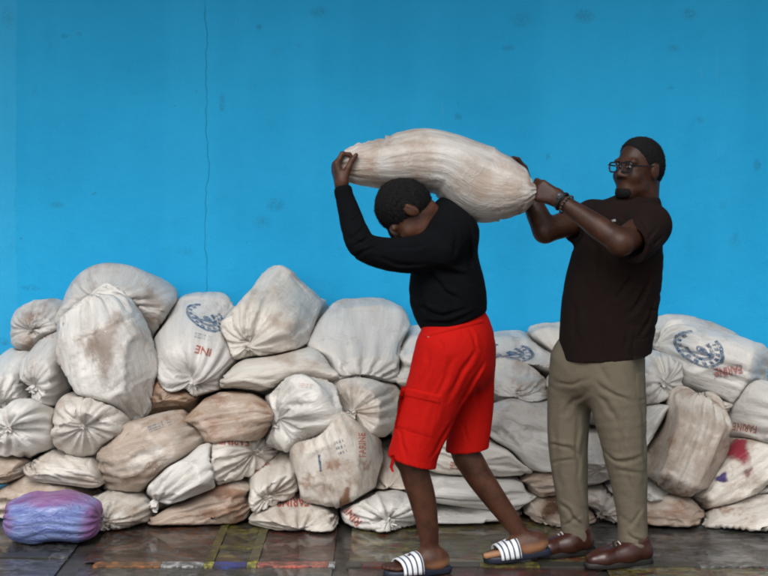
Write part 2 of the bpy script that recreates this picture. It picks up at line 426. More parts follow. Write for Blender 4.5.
# view: F = end towards the camera, S = lying sideways.
# (view, px, py, half width, half height, angle deg, depth of the near face, tint, dirt, tied end, yaw, pitch, label)
#  tied: 0 sewn, 1 tied at the near end (F) / at the end the angle points to (S), -1 tied at the other end
SACKS = [
 ('F', 121, 315, 58, 46, -3, 6.92, GREYW, .25, 0, 0, 14, 'broad grey sack lying highest at the left, behind the slumped white sack'),
 ('S', 108, 358, 62, 44, -68, 6.66, WHITE, .20, 0, 0, 0, 'slumped white sack with a rust stain, folded over the left end of the pile'),
 ('F', 44, 333, 30, 30, 0, 7.04, GREYW, .35, 0, 0, 10, 'small grey sack peeking out at the top left against the wall'),
 ('F', 57, 366, 37, 41, 0, 6.74, GREYW, .22, 1, 10, -12, 'round tied sack with a reddish smear, left of the slumped white sack'),
 ('F', 20, 386, 44, 40, 0, 6.74, WHITE, .15, 1, 4, -10, 'white tied sack cut by the left edge, upper one of two'),
 ('F', 26, 430, 44, 30, 8, 6.64, WHITE, .15, 1, 2, 12, 'white tied sack cut by the left edge, lower one with radiating pleats'),
 ('F', 96, 422, 39, 31, 0, 6.58, CREAM, .22, 1, 0, 6, 'round pleated sack end with a ring shaped knot in the middle, at the left'),
 ('F', 172, 390, 40, 38, 0, 6.80, BROWN, .75, 0, 0, 0, 'brown stained sack under the sack with the blue emblem'),
 ('F', 196, 346, 47, 50, 12, 6.78, GREYW, .22, 1, -4, -24, 'plump sack with a blue emblem and red letters, left of the tallest sack'),
 ('F', 276, 322, 47, 50, -14, 6.82, CREAM, .25, 1, 20, -14, 'tallest sack, upright with a narrow top and a dark hole in its gathered mouth'),
 ('S', 282, 374, 60, 24, 6, 6.72, CREAM, .25, 0, 0, 0, 'flat sack squeezed under the tallest upright sack'),
 ('F', 359, 343, 49, 42, 0, 6.76, GREYW, .12, 1, 0, -26, 'smooth grey white sack with its knot low down, right of the tallest sack'),
 ('F', 418, 364, 36, 34, 0, 6.86, WHITE, .12, 0, 0, 0, 'white sack just left of the red shorts, at the waist'),
 ('S', 301, 413, 43, 38, 188, 6.54, WHITE, .10, 1, 42, 0, 'white sack with its tied neck sticking out to the left, below the tallest sack'),
 ('F', 366, 404, 41, 31, 0, 6.60, CREAM, .28, 1, 12, 2, 'pleated tied sack left of the red shorts, below the smooth grey one'),
 ('S', 233, 417, 47, 29, 8, 6.62, TAN, .70, 0, 0, 0, 'tan stained sack with a long crease, left of the white tied neck'),
 ('S', 154, 453, 58, 36, 14, 6.55, CREAM, .50, 0, 0, 0, 'big dusty sack with faint blue print and a pointed corner'),
 ('S', 74, 467, 42, 20, -8, 6.60, CREAM, .30, 0, 0, 0, 'small flat sack with a pointed left corner, above the purple bag'),
 ('F', 6, 464, 38, 25, 0, 6.62, TAN, .45, 0, 0, 0, 'dusty sack cut by the left edge, behind and above the purple bag'),
 ('S', 239, 455, 38, 23, 16, 6.52, CREAM, .30, 1, 30, 0, 'crumpled sack with red letters upside down, under the tan stained sack'),
 ('S', 184, 480, 44, 27, 214, 6.46, WHITE, .10, 1, 38, 0, 'white sack tied at its lower left end with a dangling knot'),
 ('F', 272, 474, 37, 28, 18, 6.50, CREAM, .28, 1, 0, -10, 'pleated sack with slanting orange red letters and its knot at the bottom'),
 ('S', 337, 462, 54, 42, 106, 6.50, CREAM, .45, 1, 0, 0, 'large upright leaning sack with a short blue ink stroke'),
 ('S', 44, 502, 58, 29, 2, 6.58, TAN, .45, 0, 0, 0, 'long tan sack on the floor behind the purple bag'),
 ('F', 128, 507, 40, 24, 0, 6.44, CREAM, .35, 1, 8, 2, 'small tied sack on the floor beside the purple bag'),
 ('S', 211, 503, 54, 28, 12, 6.52, TAN, .70, 0, 0, 0, 'brown stained sack with a lengthwise fold on the floor'),
 ('F', 297, 510, 46, 24, 0, 6.44, CREAM, .35, 1, -6, -4, 'squat sack on the floor with red letters upside down across its front'),
 ('F', 386, 472, 32, 32, 0, 6.66, TAN, .30, 0, 0, 0, 'sack in shade between the leaning sack and the bare shin'),
 ('F', 380, 511, 41, 26, 0, 6.45, WHITE, .15, 1, -6, 6, 'white pleated sack on the floor with red letters at its left side'),
 ('S', 464, 517, 72, 20, 0, 6.56, WHITE, .12, 0, 0, 0, 'long flat white sack on the floor between the bare legs'),
 ('S', 474, 485, 62, 21, -3, 6.60, WHITE, .22, 0, 0, 0, 'flat white sack, second from the floor between the bare legs'),
 ('S', 470, 452, 58, 28, -8, 6.64, CREAM, .22, 0, 0, 0, 'sack seen in the gap under the two legs of the red shorts'),
 ('S', 524, 430, 52, 36, -22, 6.66, GREYW, .28, 0, 0, 0, 'grey white sack between the red shorts and the khaki trousers'),
 ('F', 511, 385, 36, 33, 0, 6.76, WHITE, .22, 0, 0, 0, 'rounded white sack just right of the red shorts'),
 ('F', 520, 359, 50, 26, 0, 6.92, GREYW, .20, 0, 0, 0, 'sack with faded blue print on top, right of the red shorts'),
 ('S', 546, 474, 34, 17, 10, 6.66, TAN, .50, 0, 0, 0, 'small crushed sack left of the khaki trouser leg at knee height'),
 ('F', 562, 512, 46, 30, 0, 6.54, TAN, .55, 0, 0, 0, 'sack with a dark brown stain on the floor behind the left khaki leg'),
 ('F', 588, 456, 40, 32, 0, 6.66, GREYW, .35, 0, 0, 0, 'sack seen through the gap between the khaki trouser legs'),
 ('F', 604, 500, 36, 27, 0, 6.58, CREAM, .45, 1, 10, 0, 'tied sack low down between the khaki trouser legs'),
 ('F', 645, 385, 34, 36, -10, 6.70, WHITE, .12, 1, -8, 10, 'bunched white sack right beside the khaki trousers'),
 ('S', 640, 424, 40, 24, 40, 6.64, WHITE, .15, 0, 0, 0, 'white sack fanning out below the bunched one, beside the khaki trousers'),
 ('F', 690, 351, 48, 31, -10, 6.98, GREYW, .22, 0, 0, 12, 'grey sack lying against the wall behind the sack with the blue swirl'),
 ('S', 709, 365, 54, 33, -18, 6.76, WHITE, .15, 0, 0, 0, 'plump sack with a blue swirl and red letters, top right of the pile'),
 ('S', 683, 402, 44, 22, 10, 6.78, CREAM, .25, 0, 0, 0, 'sack half hidden under the sack with the blue swirl'),
 ('S', 682, 446, 50, 37, 66, 6.50, CREAM, .50, 0, 0, 0, 'dusty leaning sack with a vertical seam, right of the khaki trousers'),
 ('F', 746, 412, 42, 29, -10, 6.52, WHITE, .12, 1, -22, 4, 'white sack with a tied neck at the right edge and faint red letters'),
 ('S', 734, 470, 74, 33, 36, 6.60, CREAM, .35, 0, 0, 0, 'sloping sack with a red blotch and a purple dot near the right edge'),
 ('F', 636, 486, 44, 32, 0, 6.60, WHITE, .20, 0, 0, 0, 'white sack behind the right khaki trouser leg at the shin'),
 ('S', 664, 513, 42, 26, 2, 6.50, TAN, .60, 0, 0, 0, 'brown stained sack on the floor right of the leather shoe'),
 ('S', 752, 519, 68, 27, 13, 6.42, CREAM, .35, 0, 0, 0, 'long pale sack on the floor in the bottom right corner'),
 ('S', 772, 484, 46, 15, 18, 6.62, WHITE, .18, 0, 0, 0, 'thin sack with red letters wedged at the right edge'),
 ('F', 452, 372, 46, 36, 0, 6.86, CREAM, .20, 0, 0, 0, 'sack behind the red shorts'),
 ('S', 440, 416, 58, 30, 0, 6.72, CREAM, .25, 0, 0, 0, 'sack behind the legs of the red shorts'),
 ('F', 590, 384, 50, 40, 0, 6.80, GREYW, .25, 0, 0, 0, 'sack behind the khaki trousers at the hip'),
 ('F', 806, 440, 44, 34, 0, 6.70, CREAM, .3, 0, 0, 0, 'sack cut off by the right edge beside the white tied sack'),
 ('F', 72, 394, 40, 30, 0, 6.98, GREYW, .4, 0, 0, 0, 'grey sack glimpsed deep in the gap above the sack with the ring shaped knot'),
 ('F', 560, 352, 40, 28, 0, 6.98, CREAM, .3, 0, 0, 0, 'sack against the wall behind the hem of the brown shirt'),
]
NS = len(SACKS)
def which(px, py): return min(range(NS), key=lambda i: abs(SACKS[i][1] - px) + abs(SACKS[i][2] - py))
WIDE = {which(108, 358), which(337, 462), which(682, 446), which(734, 470), which(709, 365), which(154, 453)}     # mouth seam runs across, seen flat on
TAPER = {which(276, 322): .28, which(121, 315): .15}
PRIO = np.zeros(NS)
for q in ((297, 510), (128, 507), (380, 511), (664, 513), (211, 503), (44, 502), (562, 512), (752, 519)): PRIO[which(*q)] = 0.10
for q in ((96, 422), (108, 358), (682, 446), (301, 413)): PRIO[which(*q)] = 0.05
PRIO[which(239, 455)] = 0.10; PRIO[which(184, 480)] = 0.02
unit_ = lambda v: v / np.linalg.norm(v)
C = np.zeros((NS, 3)); E = np.zeros((NS, 3, 3)); SA = np.zeros((NS, 3))
for i, (view, px, py, hw, hh, ang, Yn, tint, dirt, tied, yaw, pitch, lab) in enumerate(SACKS):
    a = math.radians(ang)
    if view == 'F':
        depth = min(0.34, (WALL_Y - 0.02 - Yn) / 2 + 0.04)
        Yc = Yn + depth
        k = (Yn + depth * 0.55) / FPX
        ya, pi_ = math.radians(yaw), math.radians(pitch)
        e1 = np.array([-math.sin(ya) * math.cos(pi_), -math.cos(ya) * math.cos(pi_), math.sin(pi_)])
        e2 = np.array([math.cos(a), 0, math.sin(a)]); e2 -= e1 * e1.dot(e2); e2 /= np.linalg.norm(e2)
        e3 = np.cross(e1, e2)
        SA[i] = (depth * 1.06, hw * k * 1.07, hh * k * 1.07)
    else:
        depth = min(0.25, (WALL_Y - 0.02 - Yn) / 2)
        Yc = Yn + depth
        k = (Yn + depth * 0.7) / FPX
        e1 = np.array([math.cos(a), 0, math.sin(a)])
        ya = math.radians(yaw)                                     # a sideways sack may turn its mouth towards the camera
        e3 = np.cross(e1, np.array([0, 1.0, 0]))
        e1 = unit_(e1 * math.cos(ya) + np.array([0, -1.0, 0]) * math.sin(ya)); e2 = np.cross(e3, e1)
        SA[i] = (hw * k * 1.05, depth * 1.05, hh * k * 1.09)
    C[i] = at(px, py, Yc - depth * (0.45 if view == 'F' else 0.3)); C[i][1] = Yc
    E[i] = np.stack([e1, e2, e3])

# fit centre and half sizes so that each sack's outline in the frame has the wanted place and size
_t = np.linspace(0.05, PI - 0.05, 24); _p = np.linspace(0, 2 * PI, 32, endpoint=False)
_T, _Q = np.meshgrid(_t, _p, indexing='ij')
_D = np.stack([np.cos(_T), np.sin(_T) * np.cos(_Q), np.sin(_T) * np.sin(_Q)], -1).reshape(-1, 3)
PA, QA = 2.7, 2.35
_D = _D / (((np.abs(_D[:, 1]) ** QA + np.abs(_D[:, 2]) ** QA) ** (PA / QA) + np.abs(_D[:, 0]) ** PA) ** (1 / PA))[:, None]
for i, (view, px, py, hw, hh, ang, Yn, tint, dirt, tied, yaw, pitch, lab) in enumerate(SACKS):
    a = math.radians(ang)
    ax_a, ax_b = np.array([math.cos(a), -math.sin(a)]), np.array([math.sin(a), math.cos(a)])
    ia, ib = (1, 2) if view == 'F' else (0, 2)
    for _ in range(6):
        w = C[i] + (_D * SA[i]) @ E[i]
        q = np.stack([384 + w[:, 0] / w[:, 1] * FPX, HORIZON + (EYE_Z - w[:, 2]) / w[:, 1] * FPX], 1)
        pa, pb = q @ ax_a, q @ ax_b
        sa, sb = (pa.max() - pa.min()) / 2, (pb.max() - pb.min()) / 2
        SA[i][ia] *= np.clip(hw * 1.10 / sa, 0.7, 1.4); SA[i][ib] *= np.clip(hh * 1.10 / sb, 0.7, 1.4)
        SA[i][ib] = max(SA[i][ib], 0.075)
        dc = np.array([px, py]) - ((pa.max() + pa.min()) / 2 * ax_a + (pb.max() + pb.min()) / 2 * ax_b)
        C[i][0] += dc[0] / FPX * C[i][1]; C[i][2] -= dc[1] / FPX * C[i][1]
def finsack(i, p):
    q = np.abs((p - C[i]) @ E[i].T) / SA[i]
    return ((q[..., 1] ** QA + q[..., 2] ** QA) ** (PA / QA) + q[..., 0] ** PA) ** (1 / PA)

th = np.linspace(0.035, PI - 0.035, NV)
ph = np.linspace(0, 2 * PI, NU, endpoint=False)
TH, PHI = np.meshgrid(th, ph, indexing='ij')
dirs = np.stack([np.cos(TH), np.sin(TH) * np.cos(PHI), np.sin(TH) * np.sin(PHI)], -1)     # (NV,NU,3): x along the axis
BASE = np.zeros((NS + 2, NV, NU, 3)); FREE = np.zeros_like(BASE); CONTACT = np.zeros((NS + 2, NV, NU))
GATHER = np.zeros((NS + 2, NV)); 
sax = np.cos(th)
def smooth01(x): x = np.clip(x, 0, 1); return x * x * (3 - 2 * x)

NEIGH = [[j for j in range(NS) if j != i and np.linalg.norm((C[j] - C[i])) < SA[i].max() * 1.15 + SA[j].max() * 1.15] for i in range(NS)]
for i in range(NS):
    tied = SACKS[i][9]
    d = dirs * SA[i]
    # lumpy contents
    ph1, ph2, ph3 = rng.uniform(0, 6.28, 3)
    lump = 1 + 0.05 * np.sin(2 * PHI + ph1 + 2.0 * TH) + 0.045 * np.sin(3 * PHI + ph2 - 3 * TH) + 0.025 * np.sin(5 * TH + ph3 + PHI)
    w = d @ E[i]
    fl = finsack(i, C[i] + w)
    full = w / fl[..., None] * lump[..., None]
    # flattened facets where the sack has been thrown down and leaned on
    for _ in range(5):
        nrm_ = unit_(rng.normal(size=3)); proj = full @ nrm_
        lim = proj.max() * rng.uniform(0.78, 0.92)
        kfac = lim / np.maximum(proj, 1e-6)
        over = proj > lim
        full = np.where(over[..., None], full * (0.25 + 0.75 * kfac)[..., None], full)
    # ray search for the contact surface with every neighbour, the floor and the wall
    lo, hi = np.full((NV, NU), 0.25), np.ones((NV, NU))
    def ok(tv):
        p = C[i] + full * tv[..., None]
        fa = tv - PRIO[i]
        good = (p[..., 2] > 0.004) & (p[..., 1] < WALL_Y - 0.012)
        for j in NEIGH[i]:
            good &= finsack(j, p) - PRIO[j] > fa + 0.012
        return good
    g1 = ok(hi)
    for _ in range(11):
        mid = (lo + hi) / 2
        g = ok(mid)
        lo = np.where(g, mid, lo); hi = np.where(g, hi, mid)
    tt = np.where(g1, 1.0, lo)
    # soften the contact rim
    for _ in range(2):
        tt = np.minimum(tt, (tt + np.roll(tt, 1, 1) + np.roll(tt, -1, 1) + np.vstack([tt[:1], tt[:-1]]) + np.vstack([tt[1:], tt[-1:]])) / 5)
    loc = (full * tt[..., None]) @ E[i].T             # local coordinates
    floc = full @ E[i].T
    gather = 0.10 + 0.0 * sax
    for end in (1, -1):
        s = sax * end
        q = loc[..., 0] * end / SA[i][0]
        if tied == end or (tied != 0 and SACKS[i][0] == 'F' and end == 1):
            rr = np.sqrt((loc[..., 1] / SA[i][1]) ** 2 + (loc[..., 2] / SA[i][2]) ** 2)
            pin = np.exp(-(rr / 0.30) ** 2) * (q > 0)
            loc[..., 0] -= end * pin * min(0.035, SA[i][0] * .12)
            gather = np.maximum(gather, smooth01((s + 0.15) / 1.0))
        elif SACKS[i][0] == 'S':
            m = smooth01((q - 0.45) / 0.55)
            th_, wi_ = (1, 2) if i in WIDE else (2, 1)
            loc[..., th_] *= 1 - 0.55 * m
            loc[..., wi_] *= 1 + (0.06 if i in WIDE else 0.10) * m
            loc[..., 0] += end * 0.05 * SA[i][0] * m * (np.abs(loc[..., wi_]) / SA[i][wi_]) ** 2
            gather = np.maximum(gather, 0.45 * smooth01((s - 0.2) / 0.8))
        else:
            m = smooth01((q - 0.35) / 0.65)
            loc[..., 2] *= 1 - 0.38 * m
            loc[..., 1] *= 1 + 0.06 * m
            gather = np.maximum(gather, 0.22 * smooth01((s - 0.1) / 0.9))
    wl = loc @ E[i]; wf = floc @ E[i]
    if i in TAPER:                                    # sagging low, narrow on top
        for q in (wl, wf):
            hz = q[..., 2] / SA[i][2]
            q[..., 0] *= 1 - TAPER[i] * smooth01((hz + .2) / 1.3); q[..., 1] *= 1 - .6 * TAPER[i] * smooth01((hz + .2) / 1.3)
            q[..., 0] -= 0.02 * smooth01(hz)
    BASE[i] = C[i] + wl
    FREE[i] = C[i] + wf
    CONTACT[i] = np.clip((1 - tt) * 30, 0, 1)
    GATHER[i] = gather

# ---- the sack being carried: a heavy tube sagging over head and shoulder
CARRY_Y = 5.99
ctrl = [(339, 165, 9, 7), (346, 166, 17, 13), (360, 165, 23, 23), (387, 164, 28, 36), (420, 161, 32, 42), (447, 165, 32, 44), (480, 183, 39, 42), (506, 188, 34, 38), (524, 190, 27, 28), (532, 190, 18, 17), (536, 189, 9, 8)]
cY = [5.85, 5.86, 5.89, 5.94, 5.98, 5.99, 5.98, 5.95, 5.91, 5.88, 5.86]                 # both ends are held nearer the camera
cp = np.array([[(p[0] - 384) / FPX * y, y, EYE_Z - (p[1] - HORIZON) / FPX * y, p[2] * y / FPX, p[3] * y / FPX] for p, y in zip(ctrl, cY)])
def catmull(cp, n):
    cp = np.vstack([2 * cp[0] - cp[1], cp, 2 * cp[-1] - cp[-2]])
    ts = np.linspace(0, len(cp) - 3 - 1e-6, n)
    k = ts.astype(int); f = (ts - k)[:, None]
    p0, p1, p2, p3 = cp[k], cp[k + 1], cp[k + 2], cp[k + 3]
    return 0.5 * ((2 * p1) + (-p0 + p2) * f + (2 * p0 - 5 * p1 + 4 * p2 - p3) * f ** 2 + (-p0 + 3 * p1 - 3 * p2 + p3) * f ** 3)
cc = catmull(cp, NV)
tn = np.gradient(cc[:, :3], axis=0); tn /= np.linalg.norm(tn, axis=1)[:, None]
perp = np.stack([-tn[:, 2], 0 * tn[:, 0], tn[:, 0]], 1)
se = lambda x, n: np.sign(x) * np.abs(x) ** n
BASE[NS] = cc[:, None, :3] + perp[:, None] * (cc[:, 3:4] * se(np.sin(ph), 0.9)[None])[..., None] + np.array([0, 1.0, 0]) * (cc[:, 4:5] * 1.05 * se(np.cos(ph), 0.9)[None])[..., None]
FREE[NS] = BASE[NS]
sv = np.linspace(-1, 1, NV)
GATHER[NS] = np.maximum(0.05, 0.8 * smooth01((np.abs(sv) - 0.45) / 0.55))
# ---- purple plastic bag on the floor
PBC = at(53, 519, 6.33)
sx, sy, sz = 46.5 * 6.33 / FPX, 0.14, 23.5 * 6.33 / FPX
PBC[2] = sz - 0.006
dd = dirs / ((np.abs(dirs[..., 0]) ** 3.4 + (np.abs(dirs[..., 1]) ** 2.4 + np.abs(dirs[..., 2]) ** 2.4) ** (3.4 / 2.4)) ** (1 / 3.4))[..., None]
lp = dd * np.array([sx, sy, sz])
lp[..., 2] += 0.006 * np.sin(4 * lp[..., 0] / sx + 1)
BASE[NS + 1] = PBC + lp
BASE[NS + 1][..., 2] = np.maximum(BASE[NS + 1][..., 2], 0.004)
FREE[NS + 1] = BASE[NS + 1]
GATHER[NS + 1] = 0.18 + 0.40 * smooth01((np.abs(sax) - 0.5) / 0.5)

# ---- cloth relaxation: fabric with surplus length buckles into pleats and creases
BASE = BASE.astype(np.float32); FREE = FREE.astype(np.float32)
S = BASE.shape[0]
def du(P): return np.roll(P, -1, 2) - P
def dv(P): return P[:, 1:] - P[:, :-1]
def dg1(P): return np.roll(P, -1, 2)[:, 1:] - P[:, :-1]
def nrm(x): return np.sqrt((x * x).sum(-1, keepdims=True)) + 1e-9
ring = nrm(du(FREE)).mean(2, keepdims=True)
mid = ring.max(1, keepdims=True)
excess = 1.02 + (np.clip(mid / ring, 1, 1.42) - 1) * GATHER[:, :, None, None] * 0.75
excess = np.minimum(excess, 1.32)
# surplus lengthways comes in soft random patches
sx_ = rng.normal(0, 1, (S, 6, 3)); phs = rng.uniform(0, 6.28, (S, 6))
patch = sum(np.sin(sx_[:, k, 0, None, None] * 3 * np.cos(PHI) + sx_[:, k, 1, None, None] * 3 * np.sin(PHI) + sx_[:, k, 2, None, None] * 3 * np.cos(TH) + phs[:, k, None, None]) for k in range(6)) / 3
patch = smooth01(patch * 0.5 + 0.45)
patch[NS] *= 0.6
patch[which(108, 358)] = np.maximum(patch[which(108, 358)], .75)
CONTACT[NS, :, :] = 0.0
slack_v = 1.018 + 0.14 * patch[..., None]
ru = np.maximum(nrm(du(FREE)) * 0.5 + ring * 0.5, nrm(du(BASE))) * excess * (1 + 0.11 * patch[..., None])
rv = np.maximum(nrm(dv(FREE)), nrm(dv(BASE))) * slack_v[:, 1:]
rg = np.sqrt(ru[:, :-1] ** 2 + rv ** 2)
nvec = np.cross(du(BASE)[:, :-1], dv(BASE)); nvec = np.concatenate([nvec, nvec[:, -1:]], 1)
nvec /= nrm(nvec)
cen = BASE.mean((1, 2), keepdims=True)
sgn = np.sign((nvec * (BASE - cen)).sum(-1, keepdims=True).mean((1, 2), keepdims=True))
nvec = nvec * sgn
# seed pleats: lines that run along the sack, wandering a little
seed = np.zeros((S, NV, NU), np.float32)
for k in range(5):
    fr = rng.integers(6, 19, (S, 1, 1)); p0 = rng.uniform(0, 6.28, (S, 1, 1)); wv = rng.uniform(-1.5, 1.5, (S, 1, 1))
    seed += np.sin(fr * PHI[None] + p0 + wv * TH[None] * 1.5 + 0.6 * np.sin(3 * TH[None] + p0))
fold = np.zeros((S, NV, NU), np.float32)
for k in range(4):                                   # oblique creases
    a1, a2, p0 = rng.integers(1, 6, (S, 1, 1)), rng.uniform(-12, 12, (S, 1, 1)), rng.uniform(0, 6.28, (S, 1, 1))
    fold += np.sin(a1 * PHI[None] + a2 * TH[None] + p0 + 1.2 * np.sin(2 * PHI[None] + p0))
amp = 0.004 * GATHER[:, :, None] * seed + 0.0045 * fold * patch
amp[NS] *= 0.35
CT = CONTACT[..., None].astype(np.float32)
P = BASE + nvec * amp[..., None] * (1 - 0.8 * CT)
ka = (0.008 + 0.16 * CT).astype(np.float32)
kb = 0.045
def lap(P):
    up = np.concatenate([P[:, :1], P[:, :-1]], 1); dn = np.concatenate([P[:, 1:], P[:, -1:]], 1)
    return (np.roll(P, 1, 2) + np.roll(P, -1, 2) + up + dn) * 0.25 - P
LB = lap(BASE)
ru, rv, rg = ru.astype(np.float32), rv.astype(np.float32), rg.astype(np.float32)
P = P.astype(np.float32)
for it in range(90):
    acc = np.zeros_like(P)
    d = du(P); c = d * (0.5 * (1 - ru / nrm(d))); acc += c; acc -= np.roll(c, 1, 2)
    d = dv(P); c = d * (0.5 * (1 - rv / nrm(d))); acc[:, :-1] += c; acc[:, 1:] -= c
    d = dg1(P); c = d * (0.25 * (1 - rg / nrm(d))); acc[:, :-1] += c; acc[:, 1:] -= np.roll(c, 1, 2)
    P += 0.42 * acc
    P += kb * (lap(P) - LB)
    P += ka * (BASE - P)
    P[..., 2] = np.maximum(P[..., 2], 0.003); 
    P[..., 1] = np.minimum(P[..., 1], WALL_Y - 0.004)
SACKP = P.astype(np.float64)

# ---- woven plastic cloth
def sack_material(name, wet=0.0):
    m, nt, b = new_mat(name)
    t = NT(nt)
    oi = t.n('ShaderNodeObjectInfo')
    uv = t.n('ShaderNodeUVMap'); uv.uv_map = 'UVMap'
    tc = t.n('ShaderNodeTexCoord')
    rnd = t.math('MULTIPLY', oi.outputs['Random'], 40.0)
    U = uv.outputs[0]
    streak = t.noise(t.scale(U, (26, 3.2, 1)), 1.0, 5, 0.62, w=rnd)
    col = t.mix(t.math('MULTIPLY', t.smooth(streak, 0.35, 0.68), 0.40), oi.outputs['Color'], (0.74, 0.72, 0.685))
    blot = t.noise(U, 3.4, 6, 0.66, w=rnd)
    dirt = t.smooth(t.math('ADD', blot, t.math('MULTIPLY', t.math('SUBTRACT', oi.outputs['Alpha'], 0.5), 0.40)), 0.43, 0.60)
    col = t.mix(t.math('MULTIPLY', dirt, 0.62), col, (0.27, 0.175, 0.115))
    rust = t.noise(U, 6.0, 5, 0.7, w=t.math('ADD', rnd, 7.0))
    rustf = t.smooth(t.math('ADD', rust, t.math('MULTIPLY', t.math('SUBTRACT', oi.outputs['Alpha'], 0.5), 0.30)), 0.56, 0.68)
    col = t.mix(t.math('MULTIPLY', rustf, 0.65), col, (0.22, 0.095, 0.042))
    grime = t.noise(t.scale(U, (9, 6, 1)), 1.0, 6, 0.7, w=t.math('ADD', rnd, 3.0))
    col = t.mix(t.math('MULTIPLY', t.smooth(grime, 0.55, 0.68), 0.34), col, (0.17, 0.15, 0.13))
    nt.links.new(col, b.inputs['Base Color'])
    b.inputs['Roughness'].default_value = 0.42
    b.inputs['Specular IOR Level'].default_value = 0.45
    cre = t.noise(t.scale(U, (46, 7, 1)), 1.0, 4, 0.6, 0.6, w=rnd)
    cre2 = t.noise(t.scale(U, (13, 11, 1)), 1.0, 3, 0.5, 1.0, w=rnd)
    ridge = t.math('ABSOLUTE', t.math('SUBTRACT', cre2, 0.5))
    nb = t.bump(cre, 0.50, 0.010)
    nb = t.bump(t.math('SUBTRACT', 0.0, t.smooth(ridge, 0.0, 0.07)), 0.17, 0.008, nb)
    wv = t.n('ShaderNodeTexWave'); wv.inputs['Scale'].default_value = 95.0; nt.links.new(U, wv.inputs['Vector'])
    nb = t.bump(wv.outputs['Fac'], 0.10, 0.002, nb)
    nt.links.new(nb, b.inputs['Normal'])
    return m
m_sack = sack_material('woven_plastic_sack')
m_string = simple_mat('twine', (0.42, 0.38, 0.30), 0.8)

def sack_mesh(name, P, mat, root_loc, parent=None, uscale=None):
    """closed skin from a (NV,NU,3) grid, caps at both ends"""
    nv, nu = P.shape[:2]
    V = np.vstack([P.reshape(-1, 3), P[0].mean(0)[None], P[-1].mean(0)[None]])
    F = [tuple(f) for f in grid_faces(nv, nu)]
    a, z = nv * nu, nv * nu + 1
    for k in range(nu):
        F.append((a, (k + 1) % nu, k)); F.append((z, (nv - 1) * nu + k, (nv - 1) * nu + (k + 1) % nu))
    # metric uv: u round the sack, v along
    circ = np.linalg.norm(np.diff(P[nv // 2], axis=0), axis=1).sum()
    lens = np.concatenate([[0], np.cumsum(np.linalg.norm(np.diff(P, axis=0), axis=2).mean(1))])
    uu = np.abs(np.arange(nu) / nu * 2 - 1) * circ * 0.5
    uv = np.stack(np.broadcast_arrays(uu[None, :], lens[:, None]), -1).reshape(-1, 2)
    uv = np.vstack([uv, [[0, 0]], [[0, lens[-1]]]])
    o = mesh_obj(name, V, F, mat, parent, True, uv, origin=root_loc)
    return o

def neck(parent, pos, out, size, mat, seedv):
    """gathered mouth of a tied sack: ruffled flare, bound with twine"""
    r = np.random.default_rng(seedv)
    out = out / np.linalg.norm(out)
    droop = np.array([0, 0, -1.0])
    side = np.cross(out, [0.2, 0.1, 1.0]); side /= np.linalg.norm(side)
    upv = np.cross(side, out)
    n, m = 40, 9
    f1, f2, p1, p2 = r.integers(5, 8), r.integers(9, 13), *r.uniform(0, 6.28, 2)
    R = []
    bend = r.uniform(0.3, 1.0); sway = r.uniform(-0.6, 0.6)
    flat = r.uniform(0.45, 0.8)
    for j in range(m):
        s = j / (m - 1)
        rad = size * (0.55 - 0.32 * math.exp(-((s - 0.25) / 0.14) ** 2) + 0.62 * max(0, s - 0.25))
        cen_ = pos + out * size * (1.5 * s - 0.25) + droop * size * bend * s * s * 0.8 + side * sway * size * s * s
        an = np.linspace(0, 2 * PI, n, endpoint=False)
        rr = rad * (1 + (0.10 + 0.30 * s) * np.sin(f1 * an + p1 + s) + 0.14 * np.sin(f2 * an + p2))
        R.append(cen_[None] + (rr * np.cos(an))[:, None] * side[None] + (rr * np.sin(an) * (1 - (1 - flat) * s))[:, None] * upv[None] + out[None] * (0.25 * size * s * np.sin(3 * an + p2))[:, None])
    R = np.array(R)
    V = R.reshape(-1, 3)
    F = [tuple(f) for f in grid_faces(m, n)]
    V = np.vstack([V, (R[-1].mean(0) - out * size * 0.55)[None]])
    for k in range(n): F.append(((m - 1) * n + (k + 1) % n, (m - 1) * n + k, len(V) - 1))
    uv = np.stack([np.tile(np.abs(np.linspace(-1, 1, n)) * .2, m), np.repeat(np.linspace(0, .08, m), n)], -1)
    uv = np.vstack([uv, [[0, 0.08]]])
    o = mesh_obj('tied_neck', V, F, mat, parent, True, uv)
    o.color = parent.color
    an = np.linspace(0, 2 * PI, 15)
    ringc = R[2].mean(0)
    rad = np.linalg.norm(R[2] - ringc, axis=1).mean() * 1.06
    tp = ringc[None] + rad * np.cos(an)[:, None] * side[None] + rad * np.sin(an)[:, None] * upv[None]
    tp = np.vstack([tp, tp[-1] + out * size * .5 + droop * size * .6 + side * size * .2])
    V, F = tube(tp, size * 0.07, 6)
    mesh_obj('twine', V, F, m_string, o)
    return o

SACK_OBJ = []
for i in range(NS):
    view, px, py, hw, hh, ang, Yn, tint, dirt, tied, yaw, pitch, lab = SACKS[i]
    r = rng.uniform(-0.03, 0.03)
    base_pt = (C[i][0], C[i][1], max(0.0, SACKP[i][..., 2].min()))
    o = sack_mesh('sack', SACKP[i], m_sack, base_pt)
    o.color = (tint[0] + r, tint[1] + r, tint[2] + r, dirt + 0.07)
    tag(o, lab, 'sack', 'sacks piled against the wall')
    SACK_OBJ.append(o)
    if tied:
        end = 1 if tied == 1 else -1
        ring0 = SACKP[i][0] if end == 1 else SACKP[i][-1]
        neck(o, ring0.mean(0), E[i][0] * end, 0.014 + 0.014 * rng.random(), m_sack, 100 + i)
o = sack_mesh('sack', SACKP[NS], m_sack, (float(cc[NV // 2, 0]), CARRY_Y, float(SACKP[NS][..., 2].min())))
o.color = (0.375, 0.355, 0.33, 0.52)
tag(o, 'bulging dusty sack carried on the shoulders of the person in red shorts', 'sack')
CARRIED = o
